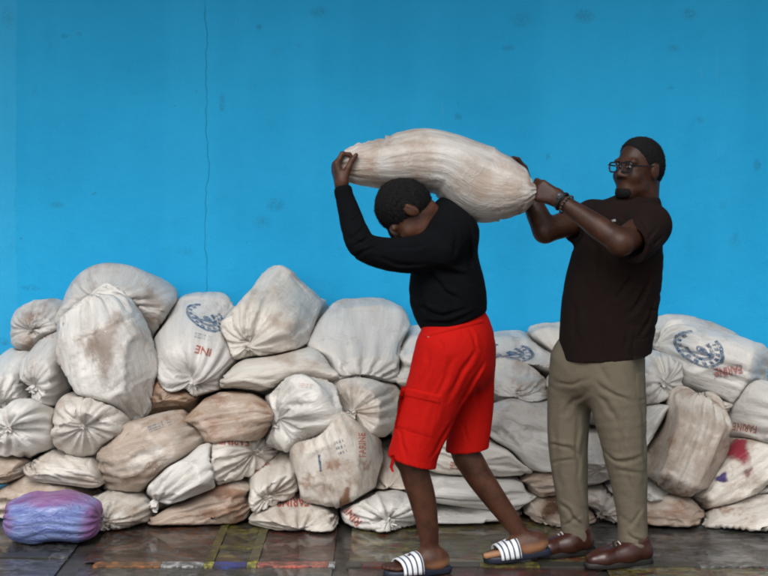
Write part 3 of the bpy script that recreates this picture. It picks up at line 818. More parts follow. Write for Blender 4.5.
# ------------------------------------------------------------------ bodies and clothes: smooth-blended solids, meshed once as continuous skins
def unit(v):
    v = np.asarray(v, float); return v / (np.linalg.norm(v) + 1e-12)

class Solid:
    """list of blended primitives; d < 0 inside"""
    def __init__(self): self.pr = []; self.cut = []; self.disp = []
    def cone(self, a, b, ra, rb, k=0.02, flat=None, fs=1.0):
        self.pr.append(('c', np.asarray(a, float), np.asarray(b, float), ra, rb, k, None if flat is None else unit(flat), fs)); return self
    def chain(self, pts, k=0.02, flat=None, fs=1.0):
        cp_ = np.array([[*p, r] for p, r in pts], float)
        if len(cp_) > 2:                              # round off the corners of the path
            n_ = (len(cp_) - 1) * 4 + 1
            cp_ = np.vstack([2 * cp_[0] - cp_[1], cp_, 2 * cp_[-1] - cp_[-2]])
            ts = np.linspace(0, len(cp_) - 3 - 1e-6, n_); kk = ts.astype(int); f = (ts - kk)[:, None]
            p0, p1, p2, p3 = cp_[kk], cp_[kk + 1], cp_[kk + 2], cp_[kk + 3]
            cp_ = 0.5 * ((2 * p1) + (-p0 + p2) * f + (2 * p0 - 5 * p1 + 4 * p2 - p3) * f ** 2 + (-p0 + 3 * p1 - 3 * p2 + p3) * f ** 3)
        self.pr.append(('g', cp_, None, None, None, k, None if flat is None else unit(flat), fs))
        return self
    def ell(self, c, r, R=None, k=0.02):
        self.pr.append(('e', np.asarray(c, float), np.asarray(r, float), np.eye(3) if R is None else R, k)); return self
    def plane(self, p, n, k=0.0):                 # keep the side the normal points away from
        self.cut.append(('p', np.asarray(p, float), unit(n), k)); return self
    def hollow(self, a, b, ra, rb, k=0.004):
        self.cut.append(('h', np.asarray(a, float), np.asarray(b, float), ra, rb, k)); return self
    def bound(self, q):
        if q[0] == 'c':
            m = max(q[3], q[4]) * max(1, q[7]); return np.minimum(q[1], q[2]) - m - q[5], np.maximum(q[1], q[2]) + m + q[5]
        if q[0] == 'g':
            m = q[1][:, 3].max() * max(1, q[7]) + q[5]; return q[1][:, :3].min(0) - m, q[1][:, :3].max(0) + m
        m = q[2].max() + q[4]; return q[1] - m, q[1] + m
    @staticmethod
    def _cone(p, a, b, ra, rb, flat, fs):
        ba = b - a
        h = np.clip((p - a) @ ba / (ba @ ba + 1e-12), 0, 1)
        v = p - a - h[:, None] * ba
        if flat is not None:
            w = v @ flat
            v = v - (w * (1 - 1 / fs))[:, None] * flat
        return np.sqrt((v * v).sum(1)) - (ra + (rb - ra) * h)
    def ev(self, p, far=None):
        d = np.full(len(p), 1.0)
        lo, hi = p.min(0), p.max(0)
        if getattr(self, 'nb', -1) != len(self.pr):
            bb = [self.bound(q) for q in self.pr]
            self.lo = np.array([b_[0] for b_ in bb]) - 0.03; self.hi = np.array([b_[1] for b_ in bb]) + 0.03; self.nb = len(self.pr)
        for i_ in np.nonzero(((self.lo <= hi) & (self.hi >= lo)).all(1))[0]:
            q = self.pr[i_]
            if q[0] == 'c':
                e = self._cone(p, q[1], q[2], q[3], q[4], q[6], q[7]); k = q[5]
            elif q[0] == 'g':
                cp_ = q[1]; k = q[5]; e = np.full(len(p), 1.0)
                mr = np.maximum(cp_[:-1, 3], cp_[1:, 3])[:, None] * max(1, q[7]) + k + .03
                hit_ = ((np.minimum(cp_[:-1, :3], cp_[1:, :3]) - mr <= hi) & (np.maximum(cp_[:-1, :3], cp_[1:, :3]) + mr >= lo)).all(1)
                for a_ in np.nonzero(hit_)[0]:
                    e2 = self._cone(p, cp_[a_, :3], cp_[a_ + 1, :3], cp_[a_, 3], cp_[a_ + 1, 3], q[6], q[7])
                    e = np.minimum(e, e2)
            else:
                u = (p - q[1]) @ q[3]
                k0 = np.sqrt(((u / q[2]) ** 2).sum(1)); k1 = np.sqrt(((u / q[2] ** 2) ** 2).sum(1)) + 1e-9
                e = np.where(k0 < 1e-6, -q[2].min(), k0 * (k0 - 1) / k1); k = q[4]
            h = np.maximum(k - np.abs(d - e), 0) / k
            d = np.minimum(d, e) - h * h * k * 0.25
        for f in self.disp: d = d - f(p)
        for c in self.cut:
            if c[0] == 'p': e = (p - c[1]) @ c[2]
            else: e = -self._cone(p, c[1], c[2], c[3], c[4], None, 1)
            k = c[-1]
            if k > 0:
                h = np.maximum(k - np.abs(d - e), 0) / k
                d = np.maximum(d, e) + h * h * k * 0.25
            else: d = np.maximum(d, e)
        return d
    def mesh(self, h=0.005, pad=0.03):
        bl = np.min([self.bound(q)[0] for q in self.pr], 0) - pad; bh = np.max([self.bound(q)[1] for q in self.pr], 0) + pad
        B = 8
        n = (np.ceil((bh - bl) / (h * B)).astype(int)) * B + 1
        D = np.full(n, 0.5, np.float32)
        nb = (n - 1) // B
        o = np.arange(B + 1) * h
        ox = np.stack(np.meshgrid(o, o, o, indexing='ij'), -1).reshape(-1, 3)
        rad = h * B * 0.5 * 1.74
        # coarse pass
        cc_ = np.stack(np.meshgrid(*[bl[a] + (np.arange(nb[a]) + 0.5) * h * B for a in range(3)], indexing='ij'), -1)
        for i in range(nb[0]):
            for j in range(nb[1]):
                row = cc_[i, j]
                dv_ = self.ev(row)
                for k_ in np.nonzero(np.abs(dv_) < rad * 1.1 + 0.012)[0]:
                    sl = (slice(i * B, i * B + B + 1), slice(j * B, j * B + B + 1), slice(k_ * B, k_ * B + B + 1))
                    D[sl] = self.ev(bl + np.array([i, j, k_]) * h * B + ox).reshape(B + 1, B + 1, B + 1)
                ins = np.nonzero(dv_ <= -(rad * 1.1 + 0.012))[0]
                for k_ in ins:
                    sl = (slice(i * B, i * B + B + 1), slice(j * B, j * B + B + 1), slice(k_ * B, k_ * B + B + 1))
                    blk = D[sl]; blk[blk == 0.5] = -0.5
        return surface_nets(D, bl, h)

def surface_nets(D, org, h):
    I = D < 0
    any_, all_ = None, None
    for dx in (0, 1):
        for dy in (0, 1):
            for dz in (0, 1):
                s = I[dx:I.shape[0] - 1 + dx, dy:I.shape[1] - 1 + dy, dz:I.shape[2] - 1 + dz]
                any_ = s.copy() if any_ is None else any_ | s
                all_ = s.copy() if all_ is None else all_ & s
    act = any_ & ~all_
    idx = np.argwhere(act)
    num = np.full(act.shape, -1, np.int32); num[act] = np.arange(len(idx))
    acc = np.zeros((len(idx), 3)); cnt = np.zeros(len(idx))
    for ax in range(3):
        e = np.zeros(3, int); e[ax] = 1
        others = [a for a in range(3) if a != ax]
        for p in (0, 1):
            for q in (0, 1):
                c = np.zeros(3, int); c[others[0]] = p; c[others[1]] = q
                i0 = idx + c; i1 = i0 + e
                d0 = D[i0[:, 0], i0[:, 1], i0[:, 2]]; d1 = D[i1[:, 0], i1[:, 1], i1[:, 2]]
                m = (d0 < 0) != (d1 < 0)
                tt_ = d0[m] / (d0[m] - d1[m])
                acc[m] += c + tt_[:, None] * e; cnt[m] += 1
    V = org + (idx + acc / cnt[:, None]) * h
    F = []
    for ax in range(3):
        o1, o2 = [(1, 2), (2, 0), (0, 1)][ax]
        e = np.zeros(3, int); e[ax] = 1
        s0 = [slice(None)] * 3; s1 = [slice(None)] * 3
        s0[ax] = slice(0, -1); s1[ax] = slice(1, None)
        A, Bq = I[tuple(s0)], I[tuple(s1)]
        x = np.argwhere(A != Bq)
        x = x[(x[:, o1] > 0) & (x[:, o2] > 0) & (x[:, o1] < I.shape[o1] - 1) & (x[:, o2] < I.shape[o2] - 1)]
        u1 = np.zeros(3, int); u1[o1] = 1; u2 = np.zeros(3, int); u2[o2] = 1
        g = lambda y: num[y[:, 0], y[:, 1], y[:, 2]]
        quad = np.stack([g(x - u1 - u2), g(x - u2), g(x), g(x - u1)], 1)
        flip = ~A[x[:, 0], x[:, 1], x[:, 2]]
        quad[flip] = quad[flip][:, ::-1]
        F.append(quad)
    F = np.vstack(F); F = F[(F >= 0).all(1)]
    # one light smoothing pass
    nb_ = np.zeros_like(V); ct = np.zeros(len(V))
    for a in range(4):
        i, j = F[:, a], F[:, (a + 1) % 4]
        np.add.at(nb_, i, V[j]); np.add.at(ct, i, 1); np.add.at(nb_, j, V[i]); np.add.at(ct, j, 1)
    V = V * 0.5 + 0.5 * nb_ / np.maximum(ct, 1)[:, None]
    return V, F

def folds(specs, sd=0):
    """cloth folds: (centre, reach, direction across the folds, wavelength, height)"""
    r = np.random.default_rng(sd)
    ks = [(unit(r.normal(size=3)) * r.uniform(6, 16), r.uniform(0, 6.28)) for _ in range(4)]
    pre = [(np.asarray(c, float), np.asarray(rr, float), unit(d), wl, am, r.uniform(0, 6.28)) for (c, rr, d, wl, am) in specs]
    def f(p):
        warp = sum(np.sin(p @ k + q) for k, q in ks)
        w2 = sum(np.sin(p @ (k[[1, 2, 0]] * 1.7) + 2 * q) for k, q in ks) * 0.5
        out = np.zeros(len(p))
        for c, rr, d, wl, am, q in pre:
            m = np.exp(-(((p - c) / rr) ** 2).sum(1))
            if m.max() < 0.01: continue
            ph_ = (p @ d) / (wl * 1.25) * 2 * PI + warp * 1.5 + q
            s = 1 - np.abs(np.sin(ph_ * 0.5))                         # sharp valleys, broad ridges
            brk = np.clip(0.55 + 0.6 * np.sin(ph_ * 0.31 + 3 * w2) + 0.4 * w2, 0, 1.3)   # folds die out here and there
            out += am * 0.72 * m * brk * (0.75 - 2.1 * s ** 2.4)
        return out
    return f

def creases(lines, Y, ymax):
    """pulled creases on the side that faces the front: polylines of (px, py), half width and depth in metres"""
    pre = []
    for pts, w, dp in lines:
        P_ = np.array([at(x, y, Y)[[0, 2]] for x, y in pts])
        (a_, b_, c_) = P_; ts = np.linspace(0, 1, 6)[:, None]; b_ = 2 * b_ - .5 * (a_ + c_)      # smooth bow through the three points
        P_ = (1 - ts) ** 2 * a_ + 2 * ts * (1 - ts) * b_ + ts ** 2 * c_
        pre.append((P_, w, dp))
    def f(p):
        out = np.zeros(len(p))
        q = p[:, [0, 2]] + 0.0030 * np.stack([np.sin(p @ [31., 17, 43]) + np.sin(p @ [-67., 23, 51]), np.sin(p @ [47., -29, 37]) + np.sin(p @ [29., 11, -73])], 1)
        m = np.clip((ymax - p[:, 1]) / .04, 0, 1)
        if m.max() <= 0: return out
        for P_, w, dp in pre:
            if (P_.min(0) - 4.5 * w > q.max(0)).any() or (P_.max(0) + 4.5 * w < q.min(0)).any(): continue
            best = np.full(len(p), 9.0); sd = np.zeros(len(p)); along = np.zeros(len(p))
            n_ = len(P_) - 1
            for a_ in range(n_):
                ab = P_[a_ + 1] - P_[a_]; h = np.clip((q - P_[a_]) @ ab / (ab @ ab), 0, 1)
                v = q - P_[a_] - h[:, None] * ab
                d_ = np.sqrt((v * v).sum(1)); c_ = (ab[0] * v[:, 1] - ab[1] * v[:, 0])
                u = d_ < best
                best = np.where(u, d_, best); sd = np.where(u, np.sign(c_) * d_, sd); along = np.where(u, (a_ + h) / n_, along)
            fade = np.sin(np.clip(along, 0.0, 1.0) * PI) ** 0.8
            out += m * fade * dp * (-np.exp(-(sd / w) ** 2) + 0.75 * np.exp(-((sd - 1.9 * w) / (1.5 * w)) ** 2) + 0.3 * np.exp(-((sd + 1.9 * w) / (1.5 * w)) ** 2))
        return out
    return f

def tufts(V, F, n, size, sd):
    """short curls standing off a hair surface"""
    r = np.random.default_rng(sd)
    fn = np.cross(V[F[:, 2]] - V[F[:, 0]], V[F[:, 3]] - V[F[:, 1]]); fn /= np.linalg.norm(fn, axis=1)[:, None] + 1e-12
    pick = r.integers(0, len(F), n)
    c = V[F[pick]].mean(1); nn = fn[pick]
    d = nn + r.normal(0, .55, (n, 3)); d /= np.linalg.norm(d, axis=1)[:, None]
    a = np.cross(d, r.normal(size=(n, 3))); a /= np.linalg.norm(a, axis=1)[:, None] + 1e-9; b = np.cross(d, a)
    L = (size * r.uniform(.5, 1.3, n))[:, None]; w = 0.0016
    base = c - nn * .002
    quad = np.stack([base + a * w, base - a * w * .6 + b * w, base - a * w * .6 - b * w, base + d * L], 1)
    off = len(V) + np.arange(n)[:, None] * 4
    tri = np.concatenate([off + np.array([[0, 1, 3]]), off + np.array([[1, 2, 3]]), off + np.array([[2, 0, 3]])], 0)
    return np.vstack([V, quad.reshape(-1, 3)]), [tuple(q) for q in F] + [tuple(q) for q in tri]

def hand(S, wrist, d, n, left, curl=(0.5, 0.9, 0.6), scale=1.0, thumb=0.6, spread=0.06, k=0.006, tcurl=0.35):
    d = unit(d); n = unit(np.asarray(n, float) - d * np.dot(n, d))
    s = np.cross(d, n) * (-1 if left else 1)
    wrist = np.asarray(wrist, float)
    q = scale
    kn = []
    for j in range(4):
        off = 0.030 - 0.0195 * j
        root = wrist + (d * (0.088 - 0.004 * abs(j - 1) - (0.006 if j == 3 else 0)) + s * off) * q
        S.cone(wrist + (d * 0.012 + s * off * 0.55) * q, root, 0.0165 * q, 0.0130 * q, 0.016)
        kn.append(root)
    for j, root in enumerate(kn):
        L = [0.043, 0.048, 0.044, 0.034][j] * q
        a = 0.0; p = root
        dd_ = unit(d + s * spread * (1.5 - j))
        for seg, (bend, fr, r0, r1) in enumerate(zip(curl, (1.0, 0.62, 0.5), (0.0105, 0.0092, 0.0084), (0.0092, 0.0084, 0.0075))):
            a += bend * (1 + 0.07 * (j - 1))
            dirv = dd_ * math.cos(a) + n * math.sin(a)
            e = p + dirv * L * fr
            S.cone(p, e, r0 * q, r1 * q, k)
            p = e
    p = wrist + (d * 0.018 + s * 0.022 + n * 0.008) * q
    t1 = unit(d * 0.62 + s * 0.75 * thumb + n * 0.45)
    e = p + t1 * 0.046 * q
    S.cone(p, e, 0.0165 * q, 0.0125 * q, 0.012)
    t2 = unit(t1 + n * tcurl + d * 0.25)
    e2 = e + t2 * 0.032 * q; S.cone(e, e2, 0.0120 * q, 0.0105 * q, k)
    t3 = unit(t2 + n * tcurl)
    S.cone(e2, e2 + t3 * 0.026 * q, 0.0105 * q, 0.0085 * q, k)

def head_frame(fwd, up):
    f = unit(fwd); u = unit(np.asarray(up, float) - f * np.dot(up, f)); r = np.cross(f, u)
    return np.stack([r, f, u], 1)                    # columns: right, forward, up

def head(S, c, R, sc=1.0, jaw=1.0):
    W = lambda *p: np.asarray(c) + R @ (np.array(p) * sc)
    E_ = lambda p, r, k=0.02: S.ell(W(*p), np.array(r) * sc, R, k)
    E_((0, -.015, .035), (.075, .096, .083)); E_((0, .028, -.030), (.063, .066, .085), .03)
    E_((0, .035, -.078), (.052 * jaw, .050, .036), .03); S.cone(W(-.012, .072, -.098), W(.012, .072, -.098), .019 * sc, .019 * sc, .02)
    S.cone(W(-.045, .074, .026), W(.045, .074, .026), .013 * sc, .013 * sc, .015)
    S.cone(W(0, .086, .018), W(0, .106, -.024), .009 * sc, .014 * sc, .010)
    for sgn_ in (-1, 1):
        E_((sgn_ * .016, .095, -.029), (.011, .012, .010), .008)
        E_((sgn_ * .040, .062, -.030), (.026, .028, .028), .02)
        E_((sgn_ * .030, .083, .006), (.015, .010, .008), .006)        # lids
        E_((sgn_ * .079, -.012, -.006), (.010, .021, .033), .008)
        S.cone(W(sgn_ * .084, -.022, .015), W(sgn_ * .083, -.020, -.022), .007 * sc, .006 * sc, .006)
    S.cone(W(-.022, .082, -.056), W(.022, .082, -.056), .008 * sc, .008 * sc, .006)
    S.cone(W(-.019, .082, -.069), W(.019, .082, -.069), .009 * sc, .0095 * sc, .006)
    return W

def skin_mat(name, dark, pale):
    m, nt, b = new_mat(name)
    t = NT(nt)
    tc = t.n('ShaderNodeTexCoord')
    at_ = t.n('ShaderNodeAttribute'); at_.attribute_name = 'pale'
    nz = t.smooth(t.noise(tc.outputs['Object'], 16.0, 7, 0.7), 0.3, 0.7)
    c = t.mix(nz, tuple(x * .62 for x in dark), tuple(x * 1.35 for x in dark))
    c = t.mix(t.math('MULTIPLY', t.smooth(t.noise(tc.outputs['Object'], 70.0, 3), 0.62, 0.72), 0.4), c, tuple(x * .5 for x in dark))
    c = t.mix(at_.outputs['Fac'], c, pale)
    nt.links.new(c, b.inputs['Base Color'])
    b.inputs['Roughness'].default_value = 0.46
    b.inputs['Specular IOR Level'].default_value = 0.28
    b.inputs['Subsurface Weight'].default_value = 0.06
    b.inputs['Subsurface Radius'].default_value = (0.01, 0.004, 0.002)
    nt.links.new(t.bump(t.noise(tc.outputs['Object'], 90.0, 5, 0.65), 0.30, 0.004), b.inputs['Normal'])
    return m

def set_attr(o, name, vals):
    a = o.data.attributes.new(name, 'FLOAT', 'POINT'); a.data.foreach_set('value', np.asarray(vals, np.float32))

def cloth_mat(name, col, rough=0.85, amt=0.12, scale=14, weave=420, sheen=0.15, bump=0.25):
    m, nt, b = new_mat(name)
    t = NT(nt)
    tc = t.n('ShaderNodeTexCoord')
    nz = t.noise(tc.outputs['Object'], scale, 5, 0.6)
    c = t.mix(nz, tuple(x * (1 - amt) for x in col), tuple(min(1, x * (1 + amt)) for x in col))
    nt.links.new(c, b.inputs['Base Color'])
    b.inputs['Roughness'].default_value = rough
    b.inputs['Specular IOR Level'].default_value = 0.1
    b.inputs['Sheen Weight'].default_value = 0.0
    nb = t.bump(t.noise(tc.outputs['Object'], 26.0, 5, 0.6, 0.8), bump, 0.012)
    nb = t.bump(t.noise(tc.outputs['Object'], weave, 2), 0.2, 0.001, nb)
    nt.links.new(nb, b.inputs['Normal'])
    return m
# ------------------------------------------------------------------ person in black jacket and red shorts, bent under the sack
PY = 5.90
porter = tag(empty('person', at(440, 566, PY) * np.array([1, 1, 0])), 'person in black jacket and red shorts walking bent under a sack, wearing striped sandals', 'person', None)
m_skin1 = skin_mat('skin_dark_brown', (0.064, 0.0245, 0.0130), (0.34, 0.17, 0.09))
m_jacket = cloth_mat('black_fleece', (0.0028, 0.0033, 0.0045), 0.95, 0.25, 20, 300, 0.10, 0.35)
m_red = cloth_mat('red_cotton', (0.40, 0.0060, 0.0035), 0.85, 0.10, 10, 420, 0.05, 0.30)
m_hair = simple_mat('black_hair', (0.006, 0.0055, 0.006), 0.9, 0.3, 160, 0.6, 0.2, bump_scale=230)
A = at
S1 = Solid()
# legs
nl = [(A(452, 345, 5.82), .085), (A(409, 440, 5.80), .060), (A(413, 466, 5.80), .0565), (A(422, 497, 5.805), .0520), (A(428, 529, 5.805), .0410), (A(430, 556, 5.81), .0325)]
S1.chain(nl, 0.03)
fl_ = [(A(470, 345, 5.99), .085), (A(464, 440, 5.99), .060), (A(473, 466, 5.985), .0555), (A(490, 492, 5.98), .0485), (A(509, 518, 5.98), .0390), (A(527, 543, 5.98), .0315)]
S1.chain(fl_, 0.03)
def foot(ankle, heel, toe, side, soleup=0.0):
    """bare foot from heel to toe points (on the sole), side = unit vector to the big-toe side"""
    heel, toe, side = map(lambda x: np.asarray(x, float), (heel, toe, side))
    f = toe - heel; L = np.linalg.norm(f); f /= L
    up = np.array([0, 0, 1.0])
    S1.ell(heel + f * 0.028 + up * 0.030, (.036, .031, .032), None, 0.03)
    S1.cone(ankle, heel + f * 0.055 + up * .035, .034, .034, 0.03)
    S1.cone(heel + f * .04 + up * .032, heel + f * L * .62 + up * .024, .031, .026, .03, side, 1.25)
    S1.cone(ankle + f * .015 - up * .01, heel + f * L * .60 + up * .030, .030, .022, .03, side, 1.2)
    S1.cone(heel + f * L * .70 + side * .026 + up * .016, heel + f * L * .70 - side * .026 + up * .014, .019, .016, .02)
    for j, (ofs, ln, r) in enumerate([(.029, .105, .0125), (.011, .112, .0095), (-.004, .100, .0088), (-.018, .085, .0083), (-.031, .066, .008)]):
        b0 = heel + f * L * .68 + side * ofs + up * .015
        S1.cone(b0, b0 + f * (L * .68 * 0 + ln * L / 0.30) - up * .004, r * 1.1, r, .006)
h1, t1_ = A(447, 567, 5.82) , A(388, 576, 5.76)
h1[2] = 0.024; t1_[2] = 0.022
sd1 = unit(np.cross(unit(t1_ - h1), [0, 0, 1]))            # towards the far side (big toe of a left foot walking left)
foot(nl[-1][0], h1, t1_, sd1 if sd1[1] > 0 else -sd1)
h2, t2_ = A(546, 549, 5.98), A(487, 560, 5.96)
h2[2] = 0.052; t2_[2] = 0.024
sd2 = unit(np.cross(unit(t2_ - h2), [0, 0, 1]))
foot(fl_[-1][0], h2, t2_, sd2 if sd2[1] < 0 else -sd2)
# trunk (under the clothes) and arms
S1.chain([(A(462, 335, 5.905), .10), (A(455, 290, 5.905), .10), (A(448, 245, 5.905), .10)], 0.05, (0, 1, 0), 1.35)
S1.chain([(A(440, 250, 5.75), .055), (A(400, 255, 5.71), .044), (A(366, 246, 5.705), .036), (A(345, 200, 5.77), .028), (A(342, 186, 5.785), .027)], 0.02)
S1.chain([(A(440, 235, 6.06), .055), (A(400, 226, 6.14), .042), (A(392, 180, 6.10), .028)], 0.02)
# head, face down to the left
R1 = head_frame((-0.40, -0.05, -0.92), (-0.92, 0.02, 0.40))
hc1 = A(408, 213, 5.83)
W1 = head(S1, hc1, R1, 1.04)
S1.cone(W1(0, -.03, -.05), A(447, 238, 5.905), .056, .062, 0.03)
# near (left) hand closed on the corner of the sack, far (right) hand flat against its far side
hand(S1, A(342, 187, 5.785), (-0.34, 0.34, 1.0), (1.0, 0.35, 0.30), True, (0.85, 1.15, 0.9), 1.05, 0.45)
hand(S1, A(392, 180, 6.10), (-0.25, 0.0, 1.0), (0.1, -1.0, 0.1), False, (0.25, 0.4, 0.3), 0.98, 0.6)
V, F = S1.mesh(0.0046)
body1 = mesh_obj('body', V, F, m_skin1, porter)
def heel_tone(hp, tp):
    f = unit(tp - hp); x = (V - hp) @ f; z = V[:, 2] - hp[2]
    side_ = np.linalg.norm((V - hp) - x[:, None] * f - np.array([0, 0, 1.0]) * z[:, None], axis=1)
    return smooth01((.052 - .15 * np.clip(x, 0, 1) - z) / .035) * smooth01((.16 - x) / .10) * (side_ < .08) * (z > -.03)
heelz = np.maximum(heel_tone(h1, t1_), heel_tone(h2, t2_))
set_attr(body1, 'pale', np.clip(heelz * 1.0, 0, 1))

# hair: close cropped cap
H = Solid()
H.ell(W1(0, -.018, .040), (.088, .108, .097), R1)
H.ell(W1(0, -.045, .000), (.078, .070, .075), R1, 0.03)
H.plane(W1(0, .070, .018), R1 @ np.array([0, .62, -.78]), 0.015)
H.plane(W1(0, -.02, -.060), R1 @ np.array([0, .35, -1.0]), 0.01)
V, F = H.mesh(0.0045)
V = V + rng.normal(0, 0.0011, V.shape)
V, F = tufts(V, F, 5000, .0085, 4)
mesh_obj('hair', V, F, m_hair, porter)

# jacket
J = Solid()
J.chain([(A(453, 318, 5.905), .130), (A(448, 296, 5.905), .152), (A(446, 268, 5.905), .134), (A(446, 240, 5.905), .110)], 0.05, (0, 1, 0), 1.32)
J.cone(A(452, 234, 5.76), A(452, 234, 6.05), .080, .080, 0.05)
J.cone(A(446, 210, 5.905), A(455, 232, 5.905), .052, .085, 0.05, (0, 1, 0), 1.35)      # collar and hunched back of the neck
J.chain([(A(440, 250, 5.74), .076), (A(400, 255, 5.71), .066), (A(368, 249, 5.70), .056), (A(357, 236, 5.71), .052), (A(348, 208, 5.755), .041), (A(343.5, 193, 5.777), .034)], 0.03)
J.chain([(A(440, 240, 6.06), .075), (A(402, 228, 6.14), .060), (A(394, 190, 6.11), .036)], 0.03)
J.cone(A(420, 238, 5.82), A(450, 222, 5.82), .045, .060, 0.04)
J.cone(A(428, 240, 5.99), A(450, 222, 5.99), .045, .060, 0.04)
J.plane(A(452, 322.5, 5.9), (0.30, 0, -0.95), 0.012)
J.plane(A(342.5, 190, 5.78), (-0.16, 0.15, 1.0), 0.0) if False else None
J.hollow(A(343, 196, 5.777), A(341, 178, 5.79), .029, .030)
J.disp.append(folds([(A(440, 270, 5.75), (.2, .3, .25), (0.6, 0, 1), .07, .0035), (A(360, 235, 5.7), (.08, .3, .15), (0.3, 0, 1), .05, .003)], 3))
J.disp.append(creases([
    ([(428, 262), (400, 262), (375, 252)], .007, .007), ([(432, 272), (405, 268), (382, 262)], .006, .006), ([(436, 240), (410, 246), (385, 245)], .006, .005),
    ([(352, 246), (362, 240), (370, 232)], .005, .006), ([(350, 236), (360, 230), (366, 222)], .005, .005), ([(347, 222), (355, 219), (361, 213)], .004, .004), ([(352, 256), (364, 250), (376, 244)], .005, .006),
    ([(430, 268), (440, 285), (462, 300)], .009, .009), ([(432, 262), (450, 272), (474, 276)], .008, .008), ([(412, 300), (435, 312), (470, 306)], .007, .007), ([(418, 318), (445, 322), (478, 309)], .006, .007),
    ([(468, 235), (470, 262), (480, 290)], .009, .008), ([(425, 280), (422, 300), (430, 318)], .007, .007), ([(448, 220), (455, 240), (452, 258)], .008, .007)], 5.78, 5.92))
V, F = J.mesh(0.0049)
jk = mesh_obj('jacket', V, F, m_jacket, porter)
# ribbed cuff
an = np.linspace(0, 2 * PI, 40)
V, F = tube([A(344.6, 198, 5.768), A(343.6, 193, 5.775), A(342.9, 189, 5.781), A(342.6, 187.5, 5.783)], [.0345, .036, .0345, .030], 28, False)
mesh_obj('cuff', V, F, m_jacket, jk)

# shorts with cargo pocket, waist band and drawstring
T = Solid()
T.chain([(A(454, 318, 5.905), .118), (A(460, 338, 5.905), .134), (A(462, 362, 5.905), .128)], 0.05, (0, 1, 0), 1.30)
T.chain([(A(448, 352, 5.82), .130), (A(432, 400, 5.815), .113), (A(415, 448, 5.805), .097), (A(410, 472, 5.80), .099)], 0.05, (0, 1, 0), 1.0)
T.chain([(A(470, 350, 5.985), .100), (A(472, 400, 5.99), .088), (A(468, 440, 5.99), .086), (A(466, 465, 5.985), .086)], 0.04)
T.plane(A(455, 313, 5.9), (-0.28, 0, 1.0), 0.008)
T.disp.append(folds([(A(440, 400, 5.75), (.25, .3, .25), (1, 0, -0.3), .08, .0035)], 8))
# leg openings: cut each leg square to its thigh
class Shorts(Solid):
    def ev(self, p, far=None):
        d = super().ev(p)
        c1 = (p - A(410, 461.5, 5.80)) @ unit((-0.27, 0, -1.0)); c2 = (p - A(467, 450, 5.985)) @ unit((0.10, 0, -1.0))
        near = p[:, 1] < 5.893
        return np.maximum(d, np.where(near, c1, c2))
T.__class__ = Shorts
T.hollow(A(420, 440, 5.805), A(408, 476, 5.80), .070, .083); T.hollow(A(467, 430, 5.985), A(466, 470, 5.985), .064, .072)
T.disp.append(creases([
    ([(478, 345), (460, 372), (446, 400)], .008, .008), ([(485, 358), (470, 385), (456, 412)], .008, .008), ([(430, 345), (425, 370), (412, 400)], .009, .006),
    ([(452, 420), (440, 440), (428, 458)], .006, .006), ([(462, 425), (468, 438), (470, 448)], .006, .006), ([(478, 380), (480, 410), (476, 440)], .007, .006), ([(396, 425), (405, 445), (404, 458)], .006, .006),
    ([(436, 336), (442, 348), (444, 362)], .005, .005), ([(468, 326), (474, 340), (480, 350)], .005, .005), ([(455, 350), (440, 385), (425, 440)], .010, .006)], 5.78, 5.93))
V, F = T.mesh(0.0049)
sh = mesh_obj('shorts', V, F, m_red, porter)
def patch_on(obj, corners, mat, name, thick=0.006, nx=18, ny=14, parent=None, roundc=0.0):
    """soft cloth patch laid on an object: corner pixels (tl, tr, br, bl) projected from the front"""
    bv = BVHTree.FromPolygons([obj.matrix_basis @ v.co for v in obj.data.vertices], [p.vertices[:] for p in obj.data.polygons])
    off = np.array(obj.parent.location) if obj.parent else np.zeros(3)
    tl, tr, br, bl_ = [np.array(c, float) for c in corners]
    G = np.zeros((ny, nx, 3)); Nn = np.zeros((ny, nx, 3))
    for j in range(ny):
        for i in range(nx):
            u, v_ = i / (nx - 1), j / (ny - 1)
            p = (tl * (1 - u) + tr * u) * (1 - v_) + (bl_ * (1 - u) + br * u) * v_
            a = at(p[0], p[1], 4.5); dr = unit(a - np.array([0, 0, EYE_Z]))
            hit, nr, _, _ = bv.ray_cast(Vector(a - off), Vector(dr))
            if hit is None:
                G[j, i] = G[j, i - 1] if i else at(p[0], p[1], 5.75); Nn[j, i] = (0, -1, 0)
            else:
                G[j, i] = np.array(hit) + off; Nn[j, i] = nr
    e = np.minimum(np.minimum(np.arange(nx), np.arange(nx)[::-1])[None, :], np.minimum(np.arange(ny), np.arange(ny)[::-1])[:, None])
    hgt = thick * np.clip(e / 1.0, 0, 1) - 0.002 * (e == 0)
    G = G + Nn * hgt[..., None]
    return mesh_obj(name, G.reshape(-1, 3), grid_faces(ny, nx, False), mat, parent)
pk = patch_on(sh, [(402, 388), (442, 397), (434, 440), (394, 428)], m_red, 'cargo_pocket', 0.0032, parent=sh)
patch_on(sh, [(402, 386), (443, 395), (441, 405), (399, 396)], m_red, 'pocket_flap', 0.0062, 18, 7, parent=sh)
patch_on(sh, [(423, 333), (484, 318), (485, 323), (422, 339)], m_red, 'waistband', 0.005, 26, 5, parent=sh)
m_cord = simple_mat('pale_cord_tip', (0.45, 0.42, 0.38), 0.6)
V, F = tube([A(428, 336, 5.745), A(432, 341, 5.735), A(436, 345, 5.735)], [.003, .0055, .004], 8)
mesh_obj('drawstring_tip', V, F, m_cord, sh)
for pts in ([(392, 455), (393, 461), (391, 467), (393, 472)],):
    V, F = tube([A(x, y, 5.735 if y < 465 else 5.74) for x, y in pts], [.006, .007, .006, .004], 8)
    mesh_obj('hem_cord', V, F, m_red, sh)

